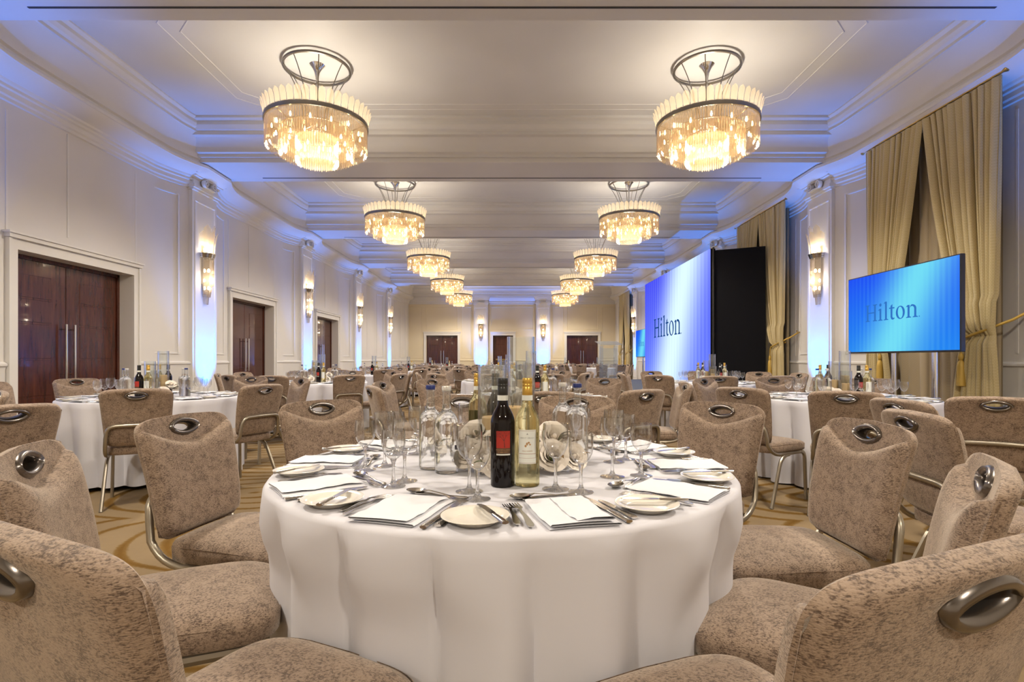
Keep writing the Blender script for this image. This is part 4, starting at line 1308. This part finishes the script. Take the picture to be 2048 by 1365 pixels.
def wine_bottle(kind):
    parts = []
    if kind == 'red':
        b = MB(); b.lathe(WINE_PROF + [(0.0142, 0.275), (0.0142, 0.30)], 32); parts.append(('body', b.mesh('body', M_REDWINE), []))
    else:
        b = MB(); b.lathe(WINE_PROF + [(0.0147, 0.250), (0.001, 0.250)], 32); parts.append(('body', b.mesh('body', M_WHITEWINE), []))
        b = MB(); b.lathe([(0.0148, 0.246), (0.0143, 0.268), (0.0142, 0.285)], 24); parts.append(('neck', b.mesh('neck', M_VASE), []))
    c = MB(); c.lathe([(0.0146, 0.262), (0.0152, 0.263), (0.0152, 0.288), (0.0145, 0.289), (0.0152, 0.290), (0.0152, 0.296), (0.0145, 0.297), (0.0152, 0.298), (0.0152, 0.312), (0.014, 0.314), (0.001, 0.3142)], 24)
    parts.append(('screw_cap', c.mesh('screw_cap', M_CAPBLACK if kind == 'red' else M_CAPGOLD), []))
    nb = MB(); nb.lathe([(0.0156, 0.249), (0.0156, 0.264)], 24); parts.append(('neck_label', nb.mesh('neck_label', M_LABELW), []))
    r = BR + 0.0004
    if kind == 'red':
        subs = []
        rr = r + 0.0003
        tr = []
        def branch(x, z, a, l, w, d):
            x2, z2 = x + l * math.sin(a), z + l * math.cos(a)
            px, pz = math.cos(a) * w, -math.sin(a) * w
            tr.append([(x - px, z - pz), (x + px, z + pz), (x2 + px * .6, z2 + pz * .6), (x2 - px * .6, z2 - pz * .6)])
            if d > 0:
                for da in (-0.62, -0.12, 0.5): branch(x2, z2, a + da, l * 0.72, w * 0.6, d - 1)
        branch(0.004, 0.116, -0.1, 0.019, 0.0012, 4)
        mb = MB()
        for q in tr:
            q = [(max(-0.0205, min(0.0205, x)), min(0.161, z)) for x, z in q]
            mb.add([(rr * math.sin(x / rr), -rr * math.cos(x / rr), z) for x, z in q], [(0, 1, 2, 3)])
        subs.append(('tree_print', mb.mesh('tree_print', M_INK)))
        parts.append(('front_label', wrap_patch(r, -0.58, 0.58, 0.114, 0.163, 'front_label', M_LABELR), subs))
        parts.append(('lower_label', wrap_patch(r, -0.58, 0.58, 0.098, 0.114, 'lower_label', M_LABELDK), [
            ('lettering', cyl_text('MONTEPULCIANO', rr, 0.1072, 0.0052, M_INKGOLD, 'lettering')), ('lettering', cyl_text("D'ABRUZZO", rr, 0.1008, 0.0056, M_INKGOLD, 'lettering'))]))
        parts.append(('label_stripe', wrap_patch(r, -0.58, 0.58, 0.0935, 0.0975, 'label_stripe', M_LABELW), []))
    else:
        rr = r + 0.0003
        em = MB()
        for k in range(7):
            a = k * 0.9; x, z = 0.0075 * math.cos(a) * (1 - .06 * k), 0.124 + 0.0055 * math.sin(a * 1.4)
            em.add([(rr * math.sin((x + dx) / rr), -rr * math.cos((x + dx) / rr), z + dz) for dx, dz in ((-.003, -.001), (.001, -.003), (.0035, .0005), (0, .003))], [(0, 1, 2, 3)])
        cr = MB(); cr.add([(rr * math.sin(x / rr), -rr * math.cos(x / rr), z) for x, z in ((-.003, .152), (.003, .152), (0, .157))], [(0, 1, 2)])
        fr = MB()
        for (a0, a1, z0, z1) in ((-0.72, 0.72, 0.1625, 0.1635), (-0.72, 0.72, 0.084, 0.085), (-0.73, -0.715, 0.084, 0.1635), (0.715, 0.73, 0.084, 0.1635), (-0.72, 0.72, 0.096, 0.098), (-0.72, 0.72, 0.070, 0.0712)):
            fr.grid(lambda u, v: (rr * math.sin(a0 + (a1 - a0) * u), -rr * math.cos(a0 + (a1 - a0) * u), z0 + (z1 - z0) * v), 10, 2)
        parts.append(('front_label', wrap_patch(r, -0.76, 0.76, 0.068, 0.166, 'front_label', M_LABELW), [
            ('lettering', cyl_text('PINOT GRIGIO', rr, 0.1405, 0.0064, M_INKG, 'lettering')), ('lettering', cyl_text('DELLE VENEZIE', rr, 0.1035, 0.0045, M_INKGOLD, 'lettering')),
            ('emblem', em.mesh('emblem', M_INKGOLD)), ('crest', cr.mesh('crest', M_INKG)), ('label_border', fr.mesh('label_border', pmat('border_ink', (0.52, 0.40, 0.34), 0.6)))]))
    return Proto('wine_bottle', parts)
def water_bottle(cap):
    parts = []
    prof = [(0.001, 0.006), (0.03, 0.0), (0.037, 0.003), (0.039, 0.010), (0.039, 0.150), (0.0385, 0.162), (0.036, 0.174), (0.031, 0.185), (0.024, 0.194), (0.017, 0.200), (0.0145, 0.208), (0.0135, 0.222), (0.001, 0.222)]
    b = MB(); b.lathe(prof, 32); parts.append(('body', b.mesh('body', M_WATER), []))
    n = MB(); n.lathe([(0.0137, 0.220), (0.0132, 0.245), (0.0132, 0.262), (0.016, 0.264), (0.016, 0.269), (0.013, 0.27)], 20); parts.append(('neck', n.mesh('neck', M_VASE), []))
    c = MB(); c.lathe([(0.0155, 0.266), (0.0158, 0.267), (0.0158, 0.279), (0.0145, 0.2815), (0.001, 0.282)], 20); parts.append(('cap', c.mesh('cap', M_CAPBLUE if cap == 'blue' else M_CAPCLEAR), []))
    lb = wrap_patch(0.0394, 1.2, 1.75, 0.07, 0.085, 'back_label', M_CAPBLUE, 8); parts.append(('back_label', lb, []))
    return Proto('water_bottle', parts)
RED, WHITE = wine_bottle('red'), wine_bottle('white')
WB, WC = water_bottle('blue'), water_bottle('clear')
def join_proto(p, name):
    J = MB(); mats = []
    for pn, me, subs in p.parts:
        for m2 in [me] + [s[1] for s in subs if s[0] not in ('lettering', 'tree_print', 'emblem', 'crest', 'label_border')]:
            mt = m2.materials[0]
            if mt not in mats: mats.append(mt)
            J.add([v.co for v in m2.vertices], [tuple(q.vertices) for q in m2.polygons], mats.index(mt))
    return J.mesh(name, mats, angle=50)
JRED, JWHITE, JWB, JWC = (join_proto(p, n) for p, n in ((RED, 'wine_bottle'), (WHITE, 'wine_bottle'), (WB, 'water_bottle'), (WC, 'water_bottle')))

# vases, candles, roses ------------------------------------------------
def vase_mesh(h, r=0.05):
    mb = MB(); mb.lathe([(0.001, 0.0), (r, 0.0), (r, h * 0.25), (r, h * 0.5), (r, h * 0.75), (r, h), (r - 0.003, h), (r - 0.003, h * 0.5), (r - 0.003, 0.012), (0.001, 0.012)], 36)
    return mb.mesh('hurricane_vase', M_VASE)
VASES = {h: vase_mesh(h) for h in (0.45, 0.35, 0.26)}
def candle_parts(h, r=0.036):
    a = MB(); a.lathe([(0.001, 0.0), (r, 0.0), (r, h - 0.004), (r - 0.004, h), (r * 0.5, h - 0.006), (0.001, h - 0.008)], 24)
    b = MB(); b.tube([(0, 0, h - 0.01), (0.001, 0, h + 0.003), (0.003, 0, h + 0.012)], 0.0012, 5)
    return Proto('pillar_candle', [('wax', a.mesh('wax', M_WAX), []), ('wick', b.mesh('wick', M_BLACK), [])])
CANDLES = {h: candle_parts(h) for h in (0.20, 0.16, 0.13)}
def petal_patch(r0, h, S, flare, curl):
    mb = MB()
    def fn(u, v):
        a = (u - 0.5) * 2
        top = 1 - 0.30 * abs(a) ** 2.6
        w = 0.45 + 0.55 * min(1.0, v * 1.8) ** 0.7
        rho = r0 * (0.35 + 0.65 * min(1.0, v * 2.2)) + flare * v ** 1.4 + curl * max(0.0, v - 0.65) ** 2
        ang = a * S * w
        z = h * v * top - 0.25 * curl * max(0.0, v - 0.8) + 0.0022 * math.sin(9 * a + 300 * r0) * v
        return (rho * math.sin(ang), rho * math.cos(ang), z)
    mb.grid(fn, 9, 8)
    return mb
RINGS = [(3, 0.006, 0.034, 1.5, 0.002, 0.0), (4, 0.011, 0.039, 1.25, 0.005, 0.01), (5, 0.016, 0.042, 1.05, 0.010, 0.03), (6, 0.021, 0.042, 0.95, 0.015, 0.07), (7, 0.025, 0.037, 0.85, 0.024, 0.11)]
PETALS = [petal_patch(*q[1:]).mesh('petal', M_PETAL, angle=80) for q in RINGS]
cb = MB(); cb.lathe([(0.001, 0.0), (0.006, 0.004), (0.009, 0.018), (0.008, 0.030), (0.004, 0.036), (0.001, 0.037)], 12)
BUD = cb.mesh('rose', M_PETAL)
def petal_mats():
    out = []
    for ring, q in enumerate(RINGS):
        for k in range(q[0]):
            a = 2 * PI * k / q[0] + ring * 0.7
            out.append((ring, Matrix.Rotation(a, 4, 'Z') @ Matrix.Rotation(0.05 * math.sin(k * 5.1), 4, 'X')))
    return out
PM = petal_mats()
J = MB(); J.add([v.co for v in BUD.vertices], [tuple(p.vertices) for p in BUD.polygons])
for ring, M in PM:
    me = PETALS[ring]; J.add([M @ v.co for v in me.vertices], [tuple(p.vertices) for p in me.polygons])
JROSE = J.mesh('rose', M_PETAL, angle=80)
lf = MB()
lf.grid(lambda u, v: ((u - .5) * 2 * 0.013 * math.sin(PI * min(1, v * 0.97 + 0.03)) ** 0.8, 0.055 * v, 0.016 * math.sin(v * 2.6) + 0.003 * abs(u - .5) * 2), 5, 8)
LEAF = lf.mesh('leaf', M_LEAF, angle=80); LEAFB = lf.mesh('leaf', M_BRONZE, angle=80)
def arrangement(x, y, label, roses, detailed, seed=1):
    rnd = random.Random(seed)
    t = thing('rose_arrangement', label, 'flowers', (x, y, TABLE_H + 0.001), 0, 'rose centrepieces')
    for (rx, ry, rz, s, tx, ty) in roses:
        M = Matrix.Translation((rx, ry, rz)) @ Matrix.Rotation(ty, 4, 'Y') @ Matrix.Rotation(tx, 4, 'X') @ Matrix.Scale(s, 4)
        if detailed:
            b = link('rose', BUD, t); b.matrix_local = M
            for ring, PMx in PM:
                p = link('petal', PETALS[ring], b); p.matrix_local = PMx
        else:
            b = link('rose', JROSE, t); b.matrix_local = M
        for k in range(5 if detailed else 2):
            a = rnd.uniform(0, 6.28)
            l = link('leaf', LEAF if rnd.random() < .6 else LEAFB, t)
            l.matrix_local = Matrix.Translation((rx + .028 * s * math.cos(a), ry + .028 * s * math.sin(a), max(0.004, rz - 0.012 + rnd.uniform(-.005, .012)))) @ Matrix.Rotation(a - PI / 2, 4, 'Z') @ Matrix.Rotation(rnd.uniform(0.0, 0.6), 4, 'X')
    return t
# ------------------------------------------------------------------ laying the tables
SETTING = ['front left', 'front right', 'right front', 'right middle', 'right rear', 'far side right', 'far side left', 'left rear', 'left middle', 'left front']
PHI0 = [-20 + 36 * i for i in range(10)]
def on_table(cx, cy, phi, r):
    a = math.radians(phi)
    return cx + r * math.sin(a), cy - r * math.cos(a)
TZ = TABLE_H + 0.001
def lay_table(cx, cy, rot, name, level, seed, skip_chairs=(), chairs=None, cloth=0, skip_set=()):
    """level 3: everything in detail; 2: plates, napkins, cutlery, glasses; 1: glasses, napkins, plates; 0: far"""
    rnd = random.Random(seed)
    TABLE.put('round folding table under the white cloth of the %s' % name, 'table', (cx, cy, 0), rot, 'round banquet tables')
    o = link('tablecloth', CLOTHS[cloth], None, (cx, cy, 0.0), rot); tag(o, 'white floor length tablecloth on the %s' % name, 'tablecloth', 'white tablecloths')
    for i in range(10):
        if i in skip_set: continue
        ph = PHI0[i] + math.degrees(rot)
        pos = SETTING[i]
        setting = '%s place of the %s' % (pos, name)
        def put(me, nm, label, dphi, r, turn, cat, group, dz=0.0, tx=0, ty=0):
            x, y = on_table(cx, cy, ph + dphi, r)
            x += tx; y += ty
            ob = link(nm, me, None, (x, y, TZ + dz), math.radians(ph) + turn)
            return tag(ob, label, cat, group)
        j = lambda s: rnd.uniform(-s, s)
        if level >= 1:
            put(NAPKINS[i % 3], 'napkin', 'folded white napkin at the ' + setting, -1.4 + j(.5), 0.632, j(.06) + (PI / 2 * 0 if True else 0), 'napkin', 'napkins on the ' + name)
            put(PLATE, 'side_plate', 'cream side plate at the ' + setting, -19.8 + j(0.8), 0.675, j(1), 'plate', 'side plates on the ' + name)
        if level >= 2:
            # butter knife on the plate
            put(KNIFE_S, 'knife', 'butter knife on plate, ' + setting, -18.3 + j(1), 0.675, 0.25 + j(.5), 'knife', 'butter knives on the ' + name, 0.0165)
            put(FORK, 'fork', 'dinner fork left of napkin, ' + setting, -11.2, 0.63, -0.06 + j(.03), 'fork', 'dinner forks on the ' + name)
            put(KNIFE, 'knife', 'dinner knife right of napkin, ' + setting, 8.0, 0.635, 0.05 + j(.03), 'knife', 'dinner knives on the ' + name)
        if level >= 3:
            put(FORK_S, 'fork', 'starter fork left of napkin, ' + setting, -13.4, 0.625, -0.08 + j(.03), 'fork', 'starter forks on the ' + name)
            put(KNIFE_S, 'knife', 'starter knife right of napkin, ' + setting, 10.2, 0.645, 0.08 + j(.03), 'knife', 'starter knives on the ' + name)
            put(SPOON, 'spoon', 'dessert spoon above the napkin, ' + setting, -2 + j(1), 0.475, PI / 2 + j(.2), 'spoon', 'dessert spoons on the ' + name)
            put(FORK_S, 'fork', 'dessert fork above the napkin, ' + setting, 1 + j(1), 0.50, -PI / 2 + j(.2), 'fork', 'dessert forks on the ' + name)
        for big, dphi, r in ((True, 7.5, 0.40), (False, 13.5, 0.47)):
            x, y = on_table(cx, cy, ph + dphi + j(1.5), r + j(.012))
            if level >= 1: lab = '%s wine glass at the %s' % ('taller' if big else 'shorter', setting)
            else: lab = 'small distant wine glass on the ' + name
            grp = ('tall' if big else 'short') + ' wine glasses on the ' + name if level >= 1 else 'distant glasses on the ' + name
            if level >= 3: (GLASS_BIG if big else GLASS_SML).put(lab, 'glass', (x, y, TZ), 0, grp)
            else: tag(link('wine_glass', (GB if big else GS)[3], None, (x, y, TZ)), lab, 'glass', grp)
        if i in skip_chairs or chairs is not None: continue
        r = 1.15 + j(.025) + (0.05 if rnd.random() < .3 else 0)
        a = ph + j(3)
        x, y = on_table(cx, cy, a, r)
        lab = ('taupe banquet chair at the ' + setting) if level >= 1 else 'taupe banquet chair around the ' + name
        chair(x, y, math.radians(a) + j(.12), lab, 'chairs around the ' + name, level >= 1)
    if chairs:
        for i, (hx, hy, dturn) in enumerate(chairs):
            if hx is None: continue
            d = Vector((cx - hx, cy - hy)); dist = d.length; d.normalize()
            if level < 3 and dist < 1.47: hx, hy = cx - d.x * 1.47, cy - d.y * 1.47
            ang = math.atan2(-d.x, d.y) + dturn
            fx, fy = -math.sin(ang), math.cos(ang)
            chair(hx + 0.315 * fx, hy + 0.315 * fy, ang, 'taupe banquet chair at the %s place of the %s' % (SETTING[i], name), 'chairs around the ' + name, True)

def bottle(proto, joined, x, y, label, cat, rz, group, detailed):
    if detailed: return proto.put(label, cat, (x, y, TZ), rz, group)
    return tag(link(proto.name, joined, None, (x, y, TZ), rz), label, cat, group)
def centre(cx, cy, rot, name, level, seed):
    """bottles, vases, candles and roses in the middle of a table"""
    det = level >= 2
    L = lambda x, y: (cx + rot2(x, y, rot)[0], cy + rot2(x, y, rot)[1])
    if level >= 1:
        for (px, py, lab, pr, jn) in ((0.01, -0.28, 'red', RED, JRED), (0.085, -0.27, 'white', WHITE, JWHITE), (-0.01, 0.27, 'red', RED, JRED), (-0.09, 0.26, 'white', WHITE, JWHITE)):
            x, y = L(px, py); bottle(pr, jn, x, y, '%s wine bottle on the %s side of the %s' % (lab, 'near' if py < 0 else 'far', name), 'bottle', 0, 'wine bottles on the ' + name, False)
        for k, (px, py, c) in enumerate(((-0.25, -0.06, 'blue'), (-0.19, -0.12, 'clear'), (0.22, 0.10, 'clear'), (0.27, 0.05, 'blue'))):
            x, y = L(px, py); bottle(WB if c == 'blue' else WC, JWB if c == 'blue' else JWC, x, y, '%s capped water bottle, %s on the %s' % (c, 'left' if px < 0 else 'right', name), 'bottle', 0, 'water bottles on the ' + name, False)
        for (px, py, h) in ((0.05, 0.06, 0.45), (-0.06, 0.03, 0.35), (0.0, -0.07, 0.26)):
            x, y = L(px, py); tag(link('hurricane_vase', VASES[h], None, (x, y, TZ)), '%s glass cylinder vase on the %s' % ({.45: 'tall', .35: 'medium', .26: 'short'}[h], name), 'vase', 'cylinder vases on the ' + name)
            ch = {.45: .20, .35: .16, .26: .13}[h]
            CANDLES[ch].put('ivory candle in the %s vase of the %s' % ({.45: 'tall', .35: 'medium', .26: 'short'}[h], name), 'candle', (x, y, TZ + 0.0125), 0, 'pillar candles on the ' + name)
        rs = [(0.12, -0.08, 0.04, 0.95, 0.8, 0.4), (-0.14, -0.03, 0.05, 0.95, 0.6, -0.5), (0.14, 0.03, 0.08, 0.95, 0.2, 0.6), (-0.10, -0.11, 0.04, 0.85, 0.9, -0.3), (0.0, 0.15, 0.04, 0.9, -0.7, 0), (0.16, -0.02, 0.11, 0.8, 0.5, 0.5)]
        a = arrangement(cx, cy, 'cream rose centrepiece on the ' + name, rs, False, seed); a.rotation_euler = (0, 0, rot)
    else:
        for k, (px, py, pr, jn, lab) in enumerate(((0.0, -0.25, RED, JRED, 'red wine bottle'), (0.1, -0.22, WHITE, JWHITE, 'white wine bottle'), (-0.22, 0.0, WB, JWB, 'blue capped water bottle'), (0.2, 0.05, WC, JWC, 'clear water bottle'))):
            x, y = L(px, py); bottle(pr, jn, x, y, '%s on the %s' % (lab, name), 'bottle', 0, 'bottles on the ' + name, False)
        x, y = L(0, 0.03); tag(link('hurricane_vase', VASES[0.45], None, (x, y, TZ)), 'tall glass cylinder vase on the ' + name, 'vase', 'far vases')

# the nearest table: chairs by the position of their grip handles
TX, TY = -0.03, 1.90
NEAR = 'nearest table'
near_chairs = [(-0.638, 0.703, 0.0), (0.52, 0.625, 0.0), (1.032, 1.156, 0.0), (1.27, 1.91, 0.0), (1.07, 2.74, 0.0), (0.39, 3.24, 0.0), (-0.305, 3.30, 0.0), (-1.02, 2.88, 0.0), (-1.31, 2.14, 0.0), (-1.227, 1.352, 0.0)]
seat_press = []
for (hx, hy, _) in near_chairs:
    rr_ = math.hypot(hx - TX, hy - TY); seat_press.append((math.atan2(hy - TY, hx - TX), max(0.742, rr_ - 0.315 - 0.287)))
CLOTHS.append(cloth_mesh(5, 300, seat_press))
lay_table(TX, TY, 0.0, NEAR, 3, 1, chairs=near_chairs, cloth=3)
RED.put('red wine bottle with red tree label in front of the vases', 'bottle', (-0.027, 1.58, TZ), 0.06, 'wine bottles on the nearest table')
WHITE.put('white wine bottle with gold cap and pale label, in front', 'bottle', (0.045, 1.585, TZ), -0.03, 'wine bottles on the nearest table')
WHITE.put('white wine bottle with gold cap behind the medium vase', 'bottle', (-0.135, 2.12, TZ), PI * 0.9, 'wine bottles on the nearest table')
RED.put('red wine bottle half hidden behind the medium vase', 'bottle', (-0.065, 2.14, TZ), PI * 1.1, 'wine bottles on the nearest table')
WB.put('blue capped water bottle, leftmost on the nearest table', 'bottle', (-0.276, 1.83, TZ), 0.2, 'water bottles on the nearest table')
WC.put('clear capped water bottle left of the roses', 'bottle', (-0.214, 1.765, TZ), 1.2, 'water bottles on the nearest table')
WC.put('clear capped water bottle right of the roses', 'bottle', (0.19, 2.03, TZ), 1.0, 'water bottles on the nearest table')
WB.put('blue capped water bottle, rightmost on the nearest table', 'bottle', (0.236, 1.95, TZ), 0.5, 'water bottles on the nearest table')
for (x, y, h, ch, nm) in ((0.032, 1.96, 0.45, 0.16, 'tall'), (-0.068, 1.86, 0.35, 0.16, 'medium'), (0.002, 1.80, 0.26, 0.20, 'short')):
    tag(link('hurricane_vase', VASES[h], None, (x, y, TZ)), '%s clear glass cylinder vase in the middle of the nearest table' % nm, 'vase', 'cylinder vases on the nearest table')
    CANDLES[ch].put('ivory pillar candle in the %s vase of the nearest table' % nm, 'candle', (x, y, TZ + 0.0125), 0, 'pillar candles on the nearest table')
near_roses = [(0.125, -0.135, 0.045, 0.92, 0.95, 0.25), (0.135, -0.075, 0.095, 0.95, 0.75, 0.4), (0.195, -0.11, 0.04, 0.80, 0.8, 0.7), (0.175, -0.02, 0.06, 0.9, 0.3, 0.8),
              (-0.145, -0.095, 0.045, 0.88, 0.95, -0.4), (-0.12, -0.045, 0.105, 0.85, 0.7, -0.4), (-0.085, -0.15, 0.045, 0.85, 1.05, -0.1), (-0.175, 0.0, 0.07, 0.85, 0.3, -0.7), (0.03, 0.17, 0.05, 0.9, -0.6, 0.2), (-0.055, -0.12, 0.09, 0.7, 0.9, -0.2), (-0.05, -0.20, 0.03, 0.7, 1.1, 0.0)]
arrangement(TX + 0.03, TY, 'cream rose and olive leaf wreath around the vases of the nearest table', near_roses, True, 4)

L1, R1, C1 = 'left table by the doors', 'right table by the screen', 'second middle table'
TABS = [
    (-3.52, 5.32, 0.10, L1, 2, 31, 1), (3.15, 5.15, -0.12, R1, 2, 32, 2), (0.15, 5.15, 0.25, C1, 2, 33, 1),
    (-3.15, 8.80, 0.3, 'second left table', 1, 34, 2), (3.15, 8.55, 0.1, 'right table before the stage', 1, 35, 1), (-0.1, 9.3, 0.2, 'third middle table', 1, 36, 0),
    (-3.3, 12.9, 0.1, 'third left table', 0, 37, 0), (-0.3, 13.5, 0.3, 'fourth middle table', 0, 38, 1),
    (-3.3, 17.2, 0.2, 'fourth left table', 0, 39, 2), (-0.4, 17.8, 0.0, 'fifth middle table', 0, 40, 0),
    (-2.6, 21.6, 0.1, 'table before the far left doors', 0, 41, 1), (0.7, 22.4, 0.2, 'far table before the single door', 0, 42, 2), (3.7, 23.2, 0.3, 'far table past the stage', 0, 43, 0),
    (-3.9, 25.8, 0.1, 'last table in the far left corner', 0, 44, 1), (2.6, 26.4, 0.2, 'last table before the far right doors', 0, 45, 2),
]
EXPL = {
    L1: {1: (-2.83, 4.08, 0), 2: (-2.22, 4.75, 0), 4: (-2.55, 6.25, 0), 7: (-5.0, 6.2, 0), 5: (-3.35, 6.95, 0), 9: (-4.05, 4.10, -0.1), 8: (-5.05, 5.2, 0)},
    R1: {0: (2.30, 3.72, 0), 9: (1.78, 4.22, 0), 5: (3.2, 6.45, 0), 4: (4.15, 6.25, 0), 2: (4.25, 4.25, 0.1), 8: (1.85, 5.3, 0), 7: (2.3, 6.2, 0)},
    C1: {0: (0.22, 3.75, 0), 1: (0.95, 3.95, 0), 2: (1.45, 5.0, 0), 4: (1.05, 6.25, 0), 8: (-1.12, 5.35, 0), 9: (-1.05, 4.55, 0), 7: (-0.85, 6.1, 0), 5: (0.3, 6.5, 0)},
}
for (x, y, r, nm, lv, sd, cl) in TABS:
    ch = None
    if nm in EXPL: ch = [EXPL[nm].get(i, (None, 0, 0)) for i in range(10)]
    lay_table(x, y, r, nm, lv, sd, cloth=cl, chairs=ch)
    centre(x, y, r, nm, lv, sd)
def free_chair(hx, hy, fx, fy, label):
    ang = math.atan2(-fx, fy); d = Vector((fx, fy)).normalized()
    chair(hx + 0.315 * d.x, hy + 0.315 * d.y, ang, label, 'chairs around the side tables', True)
free_chair(1.70, 2.30, 1.0, -0.10, 'taupe banquet chair seen from behind, right of the nearest table')
free_chair(2.14, 3.0, 1.0, 0.05, 'taupe banquet chair half hidden behind another, right of the nearest table')
free_chair(2.82, 3.15, 0.5, 0.8, 'taupe banquet chair cut by the right edge of the picture')
free_chair(-2.42, 2.60, -0.9, 0.35, 'taupe banquet chair seen from behind at the left picture edge')
free_chair(-3.55, 3.75, -0.5, -0.6, 'taupe banquet chair at the far left edge, behind another chair')
for (x, nm) in ((-4.35, 'left'), (4.5, 'right')):
    TABLE.put('round folding table under cloth, out at the %s' % nm, 'table', (x, 2.5, 0), 0, 'round banquet tables')
    tag(link('tablecloth', CLOTHS[2], None, (x, 2.5, 0), 0.4), 'white tablecloth on the table out at the %s' % nm, 'tablecloth', 'white tablecloths')
